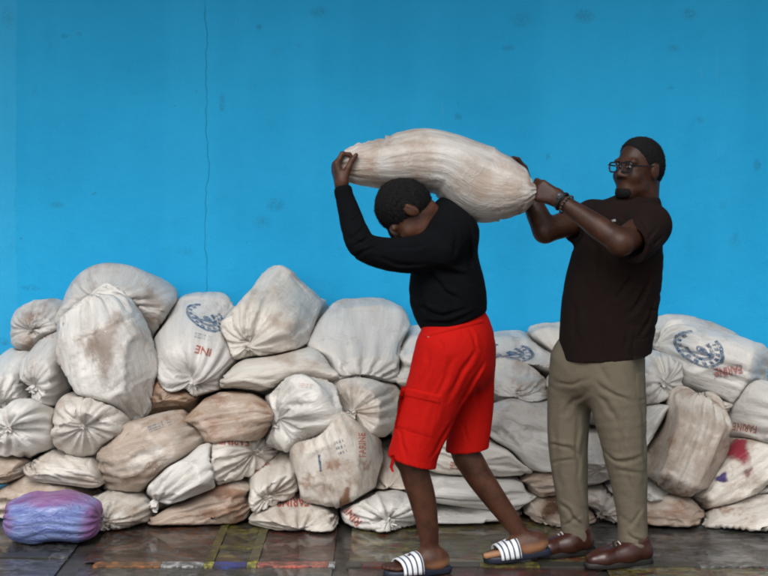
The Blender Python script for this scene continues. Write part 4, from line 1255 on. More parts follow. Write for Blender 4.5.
# sandals: navy sole, white strap with navy stripes
m_navy = simple_mat('navy_rubber', (0.010, 0.014, 0.030), 0.5, 0.2, 40)
m_strap, nt, b = new_mat('striped_strap')
t = NT(nt)
uv = t.n('ShaderNodeUVMap'); uv.uv_map = 'UVMap'
sp = t.n('ShaderNodeSeparateXYZ'); nt.links.new(uv.outputs[0], sp.inputs[0])
fr = t.math('FRACT', t.math('MULTIPLY_ADD', sp.outputs[1], 4.0, 0.18))
st = t.math('MULTIPLY', t.smooth(t.math('ABSOLUTE', t.math('SUBTRACT', fr, 0.5)), 0.17, 0.13), 1.0)
dn = t.noise(uv.outputs[0], 12.0, 4)
nt.links.new(t.mix(st, t.mix(dn, (0.62, 0.64, 0.66), (0.74, 0.75, 0.76)), (0.015, 0.03, 0.075)), b.inputs['Base Color'])
b.inputs['Roughness'].default_value = 0.45
def sandal(heel, toe, side, lab):
    heel = np.array(heel, float); toe = np.array(toe, float)
    f = toe - heel; L = np.linalg.norm(f); f /= L
    up = unit(np.cross(side, f)); up = up if up[2] > 0 else -up
    root = empty('sandal', (0, 0, 0)); root.parent = porter; root['label'] = lab
    # sole outline
    n = 40
    out = []
    for k in range(n):
        a = 2 * PI * k / n
        x = 0.5 - 0.5 * math.cos(a)
        wd = 0.036 + 0.014 * smooth01(np.array((x - .25) / .4)) - 0.004 * math.sin(x * PI * 2)
        prof = abs(math.sin(a)) ** 0.6
        out.append(heel + f * (-0.018 + x * (L + 0.034)) + side * wd * prof * (1 if math.sin(a) > 0 else -1))
    Vv = []
    for lev, (z, sc) in enumerate([(-.026, .96), (-.021, 1.0), (-.006, 1.0), (0.002, .96), (-.001, .86)]):
        cen = np.mean(out, 0)
        for p in out: Vv.append(cen + (p - cen) * sc + up * z)
    Ff = [tuple(x) for x in grid_faces(5, n)] + [tuple(range(4 * n, 5 * n)), tuple(range(n - 1, -1, -1))]
    mesh_obj('sole', Vv, Ff, m_navy, root)
    # strap: arch over the forefoot
    nx, ny = 24, 10
    G = np.zeros((ny, nx, 3)); U_ = np.zeros((ny, nx, 2))
    for j in range(ny):
        s_ = j / (ny - 1)
        for i in range(nx):
            a = PI * i / (nx - 1)
            x = L * (0.50 + 0.34 * s_) - 0.018 * math.sin(a) * 0
            hgt = (0.072 - 0.026 * s_); wd = 0.052
            G[j, i] = heel + f * (x + .012 * math.cos(a)) + side * wd * math.copysign(abs(math.cos(a)) ** .7, math.cos(a)) + up * (hgt * math.sin(a) ** .8 - .012)
            U_[j, i] = (i / (nx - 1), s_)
    inner = G.copy(); cg = G.mean((0, 1)); 
    o = mesh_obj('strap', G.reshape(-1, 3), grid_faces(ny, nx, False), m_strap, root, True, U_.reshape(-1, 2))
    md = o.modifiers.new('thickness', 'SOLIDIFY'); md.thickness = 0.004
    return root
sandal(h1 + [0, 0, .003], t1_ + [0, 0, .003], sd1, None or 'front sandal with white striped strap')
sandal(h2 + [0, 0, .001], t2_ + [0, 0, .003], sd2, 'rear sandal with white striped strap')
# ------------------------------------------------------------------ person in brown polo shirt and khaki trousers steadying the sack
man = tag(empty('person', at(605, 560, 6.02) * np.array([1, 1, 0])), 'person in brown polo shirt, khaki trousers and glasses steadying the end of the carried sack', 'person')
m_skin2 = skin_mat('skin_deep_brown', (0.044, 0.0175, 0.0100), (0.20, 0.10, 0.06))
m_shirt = cloth_mat('brown_pique', (0.0115, 0.0068, 0.0058), 0.95, 0.15, 12, 380, 0.10, 0.22)
m_khaki = cloth_mat('khaki_twill', (0.128, 0.110, 0.080), 0.85, 0.10, 9, 420, 0.05, 0.30)
S2 = Solid()
S2.chain([(A(605, 350, 6.03), .11), (A(612, 290, 6.03), .12), (A(620, 240, 6.02), .11)], 0.05, unit((.7, -.7, 0)), 1.25)
sN, sF = A(650, 224, 5.87), A(590, 216, 6.14)
S2.cone(sN, sF, .06, .06, 0.05)
eN, wN = A(621, 243, 5.665), A(560, 200, 5.80)
S2.chain([(sN, .062), (eN, .050)], 0.02)
S2.chain([(eN, .046), (eN * .65 + wN * .35, .0465), (eN * .2 + wN * .8, .033), (wN, .029)], 0.02)
eF, wF = A(545, 231, 6.02), A(527, 190, 6.07)
S2.chain([(sF, .060), (sF * .5 + eF * .5, .054), (eF, .047)], 0.02)
S2.chain([(eF, .046), (eF * .6 + wF * .4, .046), (wF, .030)], 0.02)
R2 = head_frame((-0.79, -0.61, 0.03), (0.04, 0.03, 0.99))
hc2 = A(638, 169, 6.00)
W2 = head(S2, hc2, R2, 1.0, 1.15)
S2.cone(W2(0, .055, -.095), W2(0, -.01, -.10), .030, .04, .03)             # full under the chin
S2.cone(W2(0, -.035, -.05), A(640, 212, 6.02), .064, .072, 0.03)
hand(S2, wN, A(531, 186, 5.84) - wN, (-0.10, 1.0, -0.1), True, (0.70, 1.25, 1.0), 1.05, 0.18, tcurl=0.8)
hand(S2, wF, (-0.42, 0.0, 1.0), (-0.75, -0.75, 0.0), False, (0.45, 0.75, 0.6), 1.05, 0.35, spread=0.02)
# ankles
aN, aF = A(632, 545, 5.96), A(576, 538, 6.10)
S2.cone(A(624, 450, 5.96), aN, .045, .034, .02); S2.cone(A(568, 450, 6.10), aF, .045, .034, .02)
S2.cone(A(610, 350, 6.02), A(624, 450, 5.96), .06, .045, .03); S2.cone(A(585, 350, 6.07), A(568, 450, 6.10), .06, .045, .03)
V, F = S2.mesh(0.0046)
body2 = mesh_obj('body', V, F, m_skin2, man)
set_attr(body2, 'pale', np.zeros(len(V)))

H = Solid()
H.ell(W2(0, -.018, .042), (.081, .101, .088), R2); H.ell(W2(0, -.045, .000), (.077, .068, .075), R2, 0.03)
H.plane(W2(0, .070, .052), R2 @ np.array([0, .85, -.52]), 0.004)
H.plane(W2(0, .002, -.03), R2 @ np.array([0, .90, -.43]), 0.02)
H.plane(W2(0, -.06, -.075), R2 @ np.array([0, 0, -1.0]), 0.01)
V, F = H.mesh(0.0045)
V = V + rng.normal(0, 0.0009, V.shape)
V, F = tufts(V, F, 5000, .0065, 5)
mesh_obj('hair', V, F, m_hair, man)
G_ = Solid()                                                                 # short beard round the chin
G_.cone(W2(-.016, .082, -.098), W2(.016, .082, -.098), .021, .021, .01); G_.cone(W2(0, .088, -.096), W2(0, .094, -.110), .017, .008, .01)
G_.cone(W2(-.026, .078, -.085), W2(-.045, .045, -.090), .012, .008, .01); G_.cone(W2(.026, .078, -.085), W2(.045, .045, -.090), .012, .008, .01)
V, F = G_.mesh(0.004)
V = V + rng.normal(0, 0.0009, V.shape)
V, F = tufts(V, F, 900, .006, 6)
mesh_obj('beard', V, F, m_hair, man)
for s_ in (-1, 1):
    Eb = Solid(); Eb.cone(W2(s_ * .016, .0895, .026), W2(s_ * .046, .083, .027), .005, .0035, .004)
    V, F = Eb.mesh(0.003); mesh_obj('eyebrow', V, F, m_hair, man)
m_eye = simple_mat('eye_white', (0.45, 0.42, 0.38), 0.25, 0.05)
m_pupil = simple_mat('dark_iris', (0.01, 0.006, 0.004), 0.15)
for s_ in (-1, 1):
    Eb = Solid(); Eb.ell(W2(s_ * .031, .084, .006), (.0125, .0105, .0055), R2)
    V, F = Eb.mesh(0.0025, 0.01); ey = mesh_obj('eye', V, F, m_eye, man)
    Eb = Solid(); Eb.ell(W2(s_ * .031 - .002, .0915, .006), (.0052, .004, .005), R2)
    V, F = Eb.mesh(0.002, 0.01); mesh_obj('iris', V, F, m_pupil, ey)

# glasses
m_frame = simple_mat('black_acetate', (0.008, 0.009, 0.012), 0.25)
m_lens, nt, b = new_mat('spectacle_lens')
b.inputs['Base Color'].default_value = (0.75, 0.8, 0.85, 1); b.inputs['Roughness'].default_value = 0.03
b.inputs['Transmission Weight'].default_value = 1.0; b.inputs['IOR'].default_value = 1.05
gl = empty('glasses', (0, 0, 0)); gl.parent = man
def rect_ring(cx, w, h, n=28):
    P_ = []
    for k in range(n + 1):
        a = 2 * PI * k / n
        ca, sa = math.cos(a), math.sin(a)
        x = cx + w * math.copysign(abs(ca) ** .55, ca); z = .004 + h * math.copysign(abs(sa) ** .55, sa)
        P_.append(W2(x, .107 - .55 * abs(x) ** 1.6, z))
    return P_
for s_ in (-1, 1):
    P_ = rect_ring(s_ * .033, .027, .019)
    V, F = tube(P_, .0036, 8); mesh_obj('rim', V, F, m_frame, gl)
    V = P_[:-1] + [np.mean(P_[:-1], 0)]
    mesh_obj('lens', V, [(k, (k + 1) % (len(V) - 1), len(V) - 1) for k in range(len(V) - 1)], m_lens, gl)
    V, F = tube([W2(s_ * .061, .104, .012), W2(s_ * .072, .080, .012), W2(s_ * .079, .04, .010), W2(s_ * .083, 0, .012), W2(s_ * .084, -.018, .004)], [.0035, .0035, .003, .003, .003], 8)
    mesh_obj('temple_arm', V, F, m_frame, gl)
V, F = tube([W2(-.008, .106, .010), W2(0, .109, .013), W2(.008, .106, .010)], .003, 8); mesh_obj('bridge', V, F, m_frame, gl)

# polo shirt
J = Solid()
tw = unit((.70, -.71, 0))
J.chain([(A(603, 372, 6.03), .163), (A(606, 335, 6.03), .168), (A(611, 295, 6.025), .172), (A(618, 255, 6.02), .160), (A(622, 232, 6.01), .128)], 0.05, tw, 1.18)
J.cone(A(648, 226, 5.875), A(594, 219, 6.14), .082, .075, 0.06)
J.cone(A(632, 208, 6.015), A(622, 232, 6.01), .070, .115, 0.05)
J.chain([(A(650, 225, 5.865), .083), (A(640, 238, 5.77), .078), (A(632, 245, 5.715), .074), (A(626, 248, 5.67), .073)], 0.03)
J.chain([(A(592, 220, 6.13), .078), (A(573, 226, 6.085), .069), (A(566, 228, 6.07), .067)], 0.03)
class Polo(Solid):
    def ev(self, p, far=None):
        d = super().ev(p)
        n1 = unit(eN - sN); c1 = (p - A(631, 243.5, 5.705)) @ n1
        m1 = (np.linalg.norm(p - A(631, 243.5, 5.705), axis=1) < .14)
        n2 = unit(eF - sF); c2 = (p - A(570, 226, 6.078)) @ n2
        m2 = (np.linalg.norm(p - A(570, 226, 6.078), axis=1) < .10) & (p[:, 1] > 5.96)
        d = np.where(m1, np.maximum(d, c1), d); d = np.where(m2, np.maximum(d, c2), d)
        hem = (p - A(605, 355.5, 6.02)) @ unit((0.10, 0.03, -1.0))
        return np.maximum(d, hem)
J.__class__ = Polo
J.hollow(A(640, 236, 5.77), A(615, 250, 5.62), .058, .064); J.hollow(A(585, 221, 6.11), A(550, 231, 6.03), .054, .060)
J.hollow(A(640, 185, 6.01), A(634, 205, 6.013), .074, .070, .004)
J.disp.append(folds([
    (A(600, 260, 5.87), (.12, .3, .16), (0.7, 0, 0.7), .075, .006), (A(645, 270, 5.85), (.10, .3, .15), (0.9, 0, -0.5), .06, .007),
    (A(605, 335, 5.87), (.25, .3, .09), (1, 0, 0.25), .08, .004), (A(637, 240, 5.72), (.08, .1, .08), (1, 0, 0.4), .04, .0045), (A(655, 320, 5.95), (.08, .3, .14), (0.3, 0, 1), .055, .007),
    (A(640, 212, 5.9), (.09, .2, .06), (0.6, 0, 1), .04, .004)], 5))
J.disp.append(creases([
    ([(592, 236), (598, 262), (590, 290)], .009, .007), ([(606, 240), (612, 275), (600, 310)], .010, .006), ([(640, 262), (628, 282), (610, 300)], .009, .008), ([(650, 268), (642, 295), (622, 318)], .009, .008),
    ([(656, 290), (650, 318), (636, 340)], .008, .007), ([(572, 300), (578, 325), (572, 348)], .009, .006), ([(600, 318), (602, 338), (598, 354)], .008, .006), ([(625, 325), (624, 342), (628, 356)], .008, .006),
    ([(652, 222), (642, 232), (634, 246)], .006, .006), ([(660, 232), (650, 240), (642, 250)], .006, .006)], 5.88, 6.0))
V, F = J.mesh(0.0049)
po = mesh_obj('polo_shirt', V, F, m_shirt, man)
# collar: a standing band folded over
Cn = A(638, 200, 6.015)
cr = []
cu = unit((0.10, 0.02, 1.0)); c1 = unit(np.cross(cu, (0, 1, 0))); c2 = np.cross(cu, c1)
n = 48
for lev, (z, r) in enumerate([(-.040, .108), (-.015, .098), (.008, .090), (.015, .085), (.006, .080), (-.02, .078)]):
    for k in range(n):
        a = 2 * PI * k / n
        front = max(0, math.cos(a - math.radians(208))) ** 6
        cr.append(Cn + c1 * math.cos(a) * r * 1.0 + c2 * math.sin(a) * r * 1.0 + cu * (z - .028 * front + .003 * math.sin(3 * a)))
mesh_obj('collar', cr, [tuple(x) for x in grid_faces(6, n)], m_shirt, po)
patch_on(po, [(611, 219.5), (616, 218.5), (616.5, 221.8), (611.5, 222.5)], simple_mat('pale_stitching', (0.20, 0.20, 0.22), 0.7), 'chest_emblem', 0.002, 6, 5, parent=po)
# side slit tail of the shirt over the hip
patch_on(po, [(633, 340), (650, 336), (650.5, 361), (633, 361.5)], m_shirt, 'shirt_tail', 0.004, 10, 12, parent=po)

# trousers
T = Solid()
T.chain([(A(602, 345, 6.03), .135), (A(598, 372, 6.03), .140)], 0.05, tw, 1.22)
T.chain([(A(614, 362, 5.97), .118), (A(618, 400, 5.96), .110), (A(623, 440, 5.95), .090), (A(628, 475, 5.955), .076), (A(632, 515, 5.96), .060), (A(633, 548, 5.96), .060)], 0.04)
T.chain([(A(579, 362, 6.08), .118), (A(570, 400, 6.10), .092), (A(568, 440, 6.10), .082), (A(570, 475, 6.10), .072), (A(574, 515, 6.10), .059), (A(577, 541, 6.10), .058)], 0.04)
T.plane(A(605, 338, 6.03), (0, 0, 1.0))
class Trousers(Solid):
    def ev(self, p, far=None):
        d = super().ev(p)
        near = (p[:, 0] > A(600, 500, 6.0)[0])
        return np.maximum(d, np.where(near, (p - A(628, 547.5, 5.96)) @ unit((.10, 0, -1)), (p - A(575, 540.5, 6.10)) @ unit((.16, 0, -1))))
T.__class__ = Trousers
T.hollow(A(632, 535, 5.96), A(633, 556, 5.96), .046, .053); T.hollow(A(575, 528, 6.10), A(577, 550, 6.10), .045, .052)
T.disp.append(folds([(A(600, 440, 5.95), (.2, .3, .5), (1, 0, 0.2), .09, .0035), (A(600, 520, 5.95), (.2, .3, .1), (0.5, 0, 1), .06, .003)], 12))
T.disp.append(creases([
    ([(592, 378), (608, 390), (630, 398)], .008, .006), ([(594, 392), (606, 404), (618, 424)], .009, .006), ([(588, 374), (574, 384), (556, 386)], .008, .005), ([(586, 388), (576, 404), (562, 420)], .009, .006),
    ([(602, 448), (618, 458), (642, 452)], .008, .006), ([(612, 468), (626, 466), (644, 474)], .007, .004), ([(550, 452), (566, 450), (584, 460)], .008, .006), ([(553, 470), (566, 464), (578, 462)], .007, .004),
    ([(634, 375), (642, 430), (643, 500)], .009, .004), ([(612, 410), (620, 450), (632, 505)], .011, .005), ([(560, 400), (558, 450), (567, 510)], .010, .005), ([(582, 415), (579, 450), (584, 505)], .008, .005),
    ([(562, 508), (576, 522), (588, 538)], .008, .009), ([(563, 532), (574, 528), (586, 518)], .007, .005), ([(622, 526), (634, 538), (648, 540)], .007, .006), ([(640, 505), (632, 518), (620, 528)], .007, .005)], 5.95, 6.10))
V, F = T.mesh(0.0049)
tr = mesh_obj('trousers', V, F, m_khaki, man)
patch_on(tr, [(612, 541), (645, 544), (645.5, 550), (613, 547.5)], m_khaki, 'trouser_cuff', 0.004, 18, 5, parent=tr)
patch_on(tr, [(635, 372), (645, 370), (646, 400), (637, 402)], m_khaki, 'side_pocket', 0.003, 8, 12, parent=tr)

# leather shoes with laces
m_leather = simple_mat('brown_leather', (0.038, 0.0115, 0.007), 0.30, 0.35, 25, 0.1)
m_sole = simple_mat('dark_sole', (0.012, 0.010, 0.009), 0.6)
m_lace = simple_mat('grey_lace', (0.42, 0.40, 0.38), 0.7)
def shoe(heel, toe, lab):
    heel = np.array(heel, float); toe = np.array(toe, float); heel[2] = toe[2] = 0.0
    f = unit(toe - heel); L = np.linalg.norm(toe - heel); sd = np.cross([0, 0, 1.0], f); up = np.array([0, 0, 1.0])
    root = empty('shoe', (0, 0, 0)); root.parent = man; root['label'] = lab
    Q = lambda x, s, z: heel + f * x * L + sd * s + up * z
    U_ = Solid()
    U_.cone(Q(.12, 0, .050), Q(.40, 0, .050), .036, .040, .03, sd, 1.05); U_.cone(Q(.34, 0, .058), Q(.66, 0, .042), .036, .030, .02, sd, 1.1); U_.cone(Q(.40, 0, .046), Q(.76, 0, .036), .037, .031, .03, sd, 1.38)
    U_.cone(Q(.76, 0, .036), Q(.91, 0, .032), .031, .024, .03, sd, 1.45)
    U_.cone(Q(.14, 0, .06), Q(.16, 0, .098), .035, .036, .02); U_.cone(Q(.30, 0, .06), Q(.26, 0, .092), .040, .036, .02)
    U_.plane(Q(.2, 0, .106), (f[0] * .2, f[1] * .2, 1.0), .004); U_.plane(Q(0, 0, .018), (0, 0, -1))
    U_.hollow(Q(.20, 0, .088), Q(.20, 0, .14), .030, .034)
    U_.disp.append(folds([(Q(.66, 0, .06), (.03, .05, .03), f, .016, .0022)], 2))
    V, F = U_.mesh(0.004); mesh_obj('upper', V, F, m_leather, root)
    n = 44; out = []
    for k in range(n):
        a = 2 * PI * k / n
        x = .5 - .5 * math.cos(a); wd = .036 + .013 * float(smooth01(np.array((x - .3) / .35)))
        out.append(Q(x * 1.03 - .01, wd * math.copysign(abs(math.sin(a)) ** .62, math.sin(a)), 0))
    Vv = []
    for z, sc in [(.001, .97), (.004, 1.0), (.020, 1.0), (.023, .97)]:
        cen = np.mean(out, 0)
        for p in out: Vv.append(cen + (p - cen) * sc + up * z)
    mesh_obj('sole', Vv, [tuple(x) for x in grid_faces(4, n)] + [tuple(range(3 * n, 4 * n)), tuple(range(n - 1, -1, -1))], m_sole, root)
    for j in range(5):
        x = .50 + .050 * j; z = .0920 - .0075 * j
        V, F = tube([Q(x, -.026, z - .018), Q(x + .01, -.012, z - .002), Q(x + .014, 0, z + .002), Q(x + .01, .012, z - .002), Q(x, .026, z - .018)], .0032, 6)
        mesh_obj('lace', V, F, m_lace, root)
    return root
shoe(A(652, 561, 5.96), A(586, 568, 5.88), 'brown leather shoe nearer the camera')
shoe(A(592, 551, 6.10), A(532, 556, 6.04), 'brown leather shoe farther from the camera')

# wrist watch and bead bracelet on the near wrist
wd_ = unit(wN - eN); wa = unit(np.cross(wd_, (0, 0, 1))); wb = np.cross(wd_, wa)
wc = wN - wd_ * .010
an = np.linspace(0, 2 * PI, 29)
m_watch = simple_mat('black_watch_strap', (0.01, 0.01, 0.011), 0.35)
V, F = tube([wc + wa * .0345 * math.cos(a) + wb * .0345 * math.sin(a) for a in an], .0065, 8, False)
wt = mesh_obj('wristwatch', V, F, m_watch, man)
fc = wc + unit(-wa * 0.6 + np.array([0, -.3, .6])) * .036
V, F = tube([fc, fc + unit(fc - wc) * .008], [.017, .016], 20); mesh_obj('watch_case', V, F, simple_mat('dark_steel', (0.05, 0.05, 0.055), 0.25), wt)
m_bead = simple_mat('pale_beads', (0.035, 0.03, 0.025), 0.4)
bv_, bf_ = [], []
wc2 = wN - wd_ * .032
for k in range(18):
    a = 2 * PI * k / 18
    V, F = tube([wc2 + (wa * math.cos(a) + wb * math.sin(a)) * .0385 + wd_ * x for x in (-.0045, -.003, 0, .003, .0045)], [.001, .0038, .005, .0038, .001], 7)
    F = [tuple(i + len(bv_) for i in q) for q in F]; bv_ += list(V); bf_ += F
mesh_obj('bead_bracelet', bv_, bf_, m_bead, man)
# ------------------------------------------------------------------ print and stains on the sacks (thin ink laid on the cloth)
def ink_mat(name, col, cover=0.75, scale=60):
    m, nt, b = new_mat(name)
    t = NT(nt)
    geo_ = t.n('ShaderNodeNewGeometry'); P_ = geo_.outputs['Position']
    b.inputs['Base Color'].default_value = (*col, 1); b.inputs['Roughness'].default_value = 0.6
    tr_ = t.n('ShaderNodeBsdfTransparent'); mx = t.n('ShaderNodeMixShader')
    f = t.math('MULTIPLY', t.smooth(t.noise(P_, scale, 5, 0.7), 0.30, 0.62), cover)
    f = t.math('SUBTRACT', 1.0, t.math('SUBTRACT', cover, t.math('MULTIPLY', f, 0.55)))
    nt.links.new(f, mx.inputs[0]); nt.links.new(b.outputs[0], mx.inputs[1]); nt.links.new(tr_.outputs[0], mx.inputs[2])
    nt.links.new(mx.outputs[0], nt.nodes['Material Output'].inputs['Surface'])
    return m
def soft_mat(name, col, cover):
    m, nt, b = new_mat(name)
    t = NT(nt)
    at_ = t.n('ShaderNodeAttribute'); at_.attribute_name = 'ink'
    geo_ = t.n('ShaderNodeNewGeometry')
    b.inputs['Base Color'].default_value = (*col, 1); b.inputs['Roughness'].default_value = 0.6
    tr_ = t.n('ShaderNodeBsdfTransparent'); mx = t.n('ShaderNodeMixShader')
    nz = t.math('MULTIPLY', t.math('MULTIPLY_ADD', t.noise(geo_.outputs['Position'], 38.0, 5, 0.7), 1.8, 0.1), at_.outputs['Fac'])
    nt.links.new(t.math('MULTIPLY', t.smooth(nz, 0.12, 0.80), cover), mx.inputs[0])
    nt.links.new(tr_.outputs[0], mx.inputs[1]); nt.links.new(b.outputs[0], mx.inputs[2])
    nt.links.new(mx.outputs[0], nt.nodes['Material Output'].inputs['Surface'])
    return m

_txt = {}
def text_mask(word):
    if word not in _txt:
        cu_ = bpy.data.curves.new('lettering', 'FONT'); cu_.body = word; cu_.size = 1.0; cu_.offset = 0.028; cu_.resolution_u = 3
        ob = bpy.data.objects.new('lettering', cu_); COL.objects.link(ob)
        bpy.context.view_layer.update()
        me = bpy.data.meshes.new_from_object(ob.evaluated_get(bpy.context.evaluated_depsgraph_get()))
        vv = np.array([v.co[:] for v in me.vertices]); lo, hi = vv.min(0), vv.max(0)
        bv = BVHTree.FromPolygons([Vector(v) for v in vv], [p.vertices[:] for p in me.polygons])
        bpy.data.objects.remove(ob, do_unlink=True); bpy.data.curves.remove(cu_); bpy.data.meshes.remove(me)
        _txt[word] = (bv, lo, hi)
    bv, lo, hi = _txt[word]
    def f(u, v):                                     # u, v in -1..1
        x = lo[0] + (u * .5 + .5) * (hi[0] - lo[0]); y = lo[1] + (v * .5 + .5) * (hi[1] - lo[1])
        out = np.zeros(u.shape)
        for ix in np.ndindex(u.shape):
            out[ix] = bv.ray_cast(Vector((x[ix], y[ix], 1)), Vector((0, 0, -1)))[0] is not None
        return out
    return f
def emblem_mask(u, v):
    u, v = u + .07 * np.sin(2.6 * v + .8) + .02 * np.sin(7 * v), v + .06 * np.sin(3.1 * u)
    r = np.hypot(u, v); a = np.degrees(np.arctan2(v, u)) % 360
    m = ((r > .82) & (r < .97) & ~((a > 60) & (a < 120)))
    m |= (r > .42) & (r < .60) & ((a > 200) | (a < 60))
    m |= (np.hypot(u - .12, v + .05) < .22)
    leaf = (np.abs(((a + 9) % 24) - 12) < 7) & (r > .64) & (r < .80) & ((a > 130) | (a < 50))
    m |= leaf
    m |= (np.abs(v + .25 - .4 * u) < .07) & (np.abs(u) < .55)
    return m.astype(float)
def lines_mask(u, v):
    return (((np.abs(v - .55) < .16) | (np.abs(v) < .13) | (np.abs(v + .55) < .13)) & (np.sin(u * 24 + 3 * np.sin(u * 7)) > -.35)).astype(float)
_bvh = {}
def obj_bvh(o):
    if o.name not in _bvh:
        L_ = Vector(o.location)
        _bvh[o.name] = BVHTree.FromPolygons([v.co + L_ for v in o.data.vertices], [p.vertices[:] for p in o.data.polygons])
    return _bvh[o.name]
def decal(o, mask, px, py, w, h, ang, mat, name, soft=False, cell=0.0024):
    """w, h = size in pixels of the frame; cloth cells under the mask are lifted off the sack as ink"""
    bv = obj_bvh(o)
    k = 6.8 / FPX
    nx, ny = max(4, int(w * k / cell)), max(4, int(h * k / cell))
    us, vs_ = np.linspace(-1, 1, nx + 1), np.linspace(-1, 1, ny + 1)
    uc, vc = np.meshgrid((us[1:] + us[:-1]) / 2, (vs_[1:] + vs_[:-1]) / 2, indexing='ij')
    M = mask(uc, vc)
    keep = M > (0.02 if soft else 0.5)
    ca, sa = math.cos(math.radians(ang)), math.sin(math.radians(ang))
    vid = {}; V_, F_, K_ = [], [], []
    def vert(i, j):
        if (i, j) in vid: return vid[(i, j)]
        x, y = us[i] * w / 2, vs_[j] * h / 2
        q = at(px + x * ca - y * sa, py - (x * sa + y * ca), 5.9)
        hit, nr, _, dist = bv.ray_cast(Vector(q), Vector(unit(q - np.array([0, 0, EYE_Z]))))
        if hit is None: vid[(i, j)] = None; return None
        if nr.y > 0: nr = -nr
        V_.append(np.array(hit) + np.array(nr) * (0.003 if soft else 0.0018)); K_.append(float(mask(np.array([[us[i]]]), np.array([[vs_[j]]]))[0, 0]) if soft else 1.0)
        vid[(i, j)] = len(V_) - 1
        return vid[(i, j)]
    for i, j in np.argwhere(keep):
        q = [vert(i, j), vert(i + 1, j), vert(i + 1, j + 1), vert(i, j + 1)]
        if None in q: continue
        ys = [V_[a][1] for a in q]
        if max(ys) - min(ys) > (0.10 if soft else 0.03): continue
        F_.append(tuple(q))
    if not F_: return None
    d = mesh_obj(name, V_, F_, mat, o)
    if soft: set_attr(d, 'ink', K_)
    return d
ink_red = ink_mat('worn_red_ink', (0.42, 0.045, 0.022), 0.92, 90)
ink_orange = ink_mat('worn_orange_ink', (0.45, 0.085, 0.03), 0.85, 90)
ink_blue = ink_mat('worn_blue_ink', (0.020, 0.090, 0.20), 0.85, 34)
ink_pale = ink_mat('faded_blue_ink', (0.07, 0.13, 0.22), 0.62, 60)
ink_white = ink_mat('white_print_panel', (0.55, 0.54, 0.53), 0.9, 40)
F_ = text_mask('FARINE')
def sk(px, py): return SACK_OBJ[which(px, py)]
full = lambda u, v: np.ones(u.shape)
blob = lambda sd, e=0.25: (lambda u, v: np.clip(1.15 - np.hypot(u, v) * (1 + e * np.sin(3 * np.arctan2(v, u) + sd)), 0, 1))
decal(sk(196, 346), emblem_mask, 206, 318, 44, 24, -22, ink_blue, 'printed_emblem')
decal(sk(196, 346), lines_mask, 203, 337, 17, 7, -14, ink_pale, 'printed_lettering')
decal(sk(196, 346), text_mask('INE'), 203, 351, 16, 8, 165, ink_red, 'printed_lettering')
decal(sk(239, 455), F_, 234, 441, 30, 9, 177, ink_red, 'printed_lettering')
decal(sk(272, 474), F_, 254, 469, 32, 9, 213, ink_orange, 'printed_lettering')
decal(sk(297, 510), F_, 293, 502, 32, 10, 180, ink_red, 'printed_lettering')
decal(sk(380, 511), text_mask('RINE'), 352, 516, 22, 8, 132, ink_red, 'printed_lettering')
decal(sk(337, 462), F_, 362, 445, 24, 7, 92, ink_orange, 'printed_lettering')
decal(sk(337, 462), lambda u, v: ((np.abs(u + .2 * v) < .8)).astype(float), 320, 463, 2.6, 17, 4, ink_blue, 'ink_stroke')
decal(sk(337, 462), lines_mask, 341, 447, 10, 20, 20, ink_pale, 'faded_print')
decal(sk(154, 453), lines_mask, 160, 426, 24, 9, 20, ink_pale, 'faded_print')
decal(sk(709, 365), emblem_mask, 700, 349, 56, 34, -18, ink_blue, 'printed_emblem')
decal(sk(709, 365), full, 728, 371, 30, 12, 8, ink_white, 'white_panel')
_b = decal(sk(709, 365), F_, 728, 371, 27, 9, 188, ink_red, 'printed_lettering')
if _b:
    for v in _b.data.vertices: v.co.y -= 0.003
decal(sk(746, 412), F_, 745, 428, 24, 8, 172, ink_orange, 'printed_lettering')
decal(sk(772, 484), F_, 756, 480, 24, 6, 200, ink_orange, 'printed_lettering')
decal(sk(520, 359), emblem_mask, 510, 353, 52, 20, 0, ink_blue, 'printed_emblem')
decal(sk(57, 366), lines_mask, 50, 336, 22, 6, -4, ink_orange, 'faded_print')
decal(sk(301, 413), lines_mask, 306, 386, 14, 6, -8, ink_orange, 'faded_print')
decal(sk(470, 452), F_, 461, 467, 22, 7, 170, ink_orange, 'printed_lettering')
decal(sk(734, 470), blob(1.0), 738, 450, 30, 32, 0, soft_mat('red_stain', (0.30, 0.022, 0.045), 0.85), 'red_blotch', True)
decal(sk(734, 470), blob(2.0), 722, 478, 15, 11, 20, soft_mat('purple_stain', (0.05, 0.03, 0.16), 0.85), 'purple_dot', True)
decal(sk(734, 470), blob(0.4), 748, 472, 9, 14, -40, soft_mat('pink_stain', (0.25, 0.10, 0.11), 0.6), 'pink_mark', True)
st_br = soft_mat('brown_stain', (0.10, 0.045, 0.018), 0.72)
decal(sk(562, 512), blob(0.2, .4), 554, 506, 30, 30, 20, st_br, 'brown_stain', True, 0.004)
decal(sk(108, 358), blob(1.3, .3), 104, 345, 34, 70, -14, soft_mat('rust_stain', (0.22, 0.11, 0.06), 0.38), 'rust_stain', True, 0.004)
decal(sk(211, 503), blob(2.3, .5), 218, 490, 40, 22, 20, soft_mat('rust_stain', (0.20, 0.085, 0.04), 0.55), 'rust_stain', True, 0.004)
decal(sk(337, 462), blob(.7, .4), 346, 500, 14, 26, 0, soft_mat('rust_stain', (0.20, 0.085, 0.03), 0.7), 'rust_stain', True, 0.004)
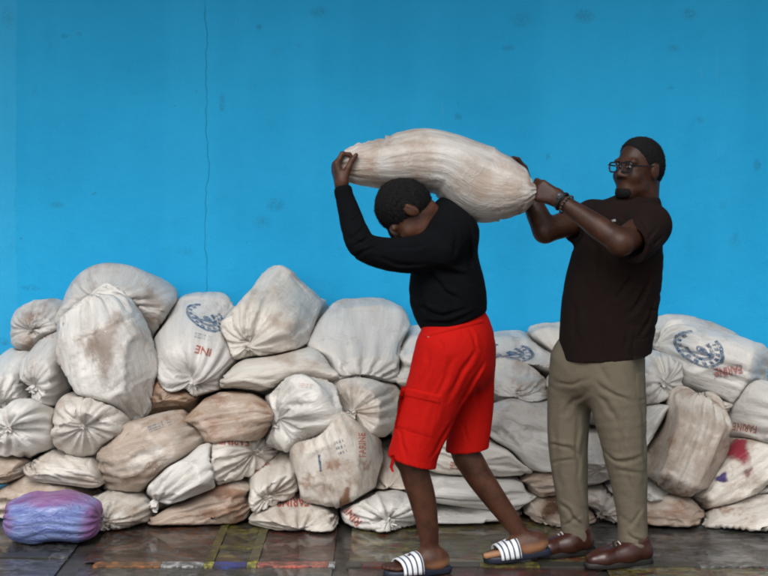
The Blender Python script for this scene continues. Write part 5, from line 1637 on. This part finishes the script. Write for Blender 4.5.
decal(sk(154, 453), blob(.7, .3), 150, 472, 60, 20, 14, soft_mat('rust_stain', (0.20, 0.11, 0.06), 0.45), 'rust_stain', True, 0.004)

# ------------------------------------------------------------------ purple plastic bag on the floor
m_bag, nt, b = new_mat('purple_plastic_film')
t = NT(nt)
tc = t.n('ShaderNodeTexCoord')
uvn = t.n('ShaderNodeUVMap'); uvn.uv_map = 'UVMap'
sp = t.n('ShaderNodeSeparateXYZ'); nt.links.new(tc.outputs['Generated'], sp.inputs[0])
endm = t.smooth(t.math('ADD', t.math('ABSOLUTE', t.math('SUBTRACT', sp.outputs[0], 0.5)), t.math('MULTIPLY', t.noise(tc.outputs['Object'], 9.0, 4), 0.25)), 0.42, 0.62)
topm = t.smooth(t.math('ADD', sp.outputs[2], t.math('MULTIPLY', t.noise(tc.outputs['Object'], 12.0, 4), 0.3)), 0.85, 1.12)
stz = t.noise(t.scale(uvn.outputs[0], (30, 6, 1)), 1.0, 5, 0.65)
col = t.mix(t.smooth(stz, 0.35, 0.65), (0.10, 0.13, 0.36), (0.24, 0.32, 0.58))
col = t.mix(t.math('MULTIPLY', t.math('MAXIMUM', endm, topm), 0.75), col, (0.30, 0.09, 0.23))
col = t.mix(t.math('MULTIPLY', t.smooth(t.noise(t.scale(uvn.outputs[0], (14, 4, 1)), 1.0, 4), 0.56, 0.70), 0.5), col, (0.14, 0.07, 0.20))
nt.links.new(col, b.inputs['Base Color'])
b.inputs['Roughness'].default_value = 0.24
rdg = t.math('ABSOLUTE', t.math('SUBTRACT', t.noise(t.scale(uvn.outputs[0], (26, 12, 1)), 1.0, 5, 0.6, 1.0), 0.5))
nb = t.bump(t.math('SUBTRACT', 0.0, t.smooth(rdg, 0.0, 0.12)), 0.5, 0.010)
nt.links.new(nb, b.inputs['Normal'])
pb = sack_mesh('plastic_bag', SACKP[NS + 1], m_bag, (PBC[0], PBC[1], 0.003))
tag(pb, 'purple and blue plastic wrapped bundle on the wet floor at the left', 'bag')
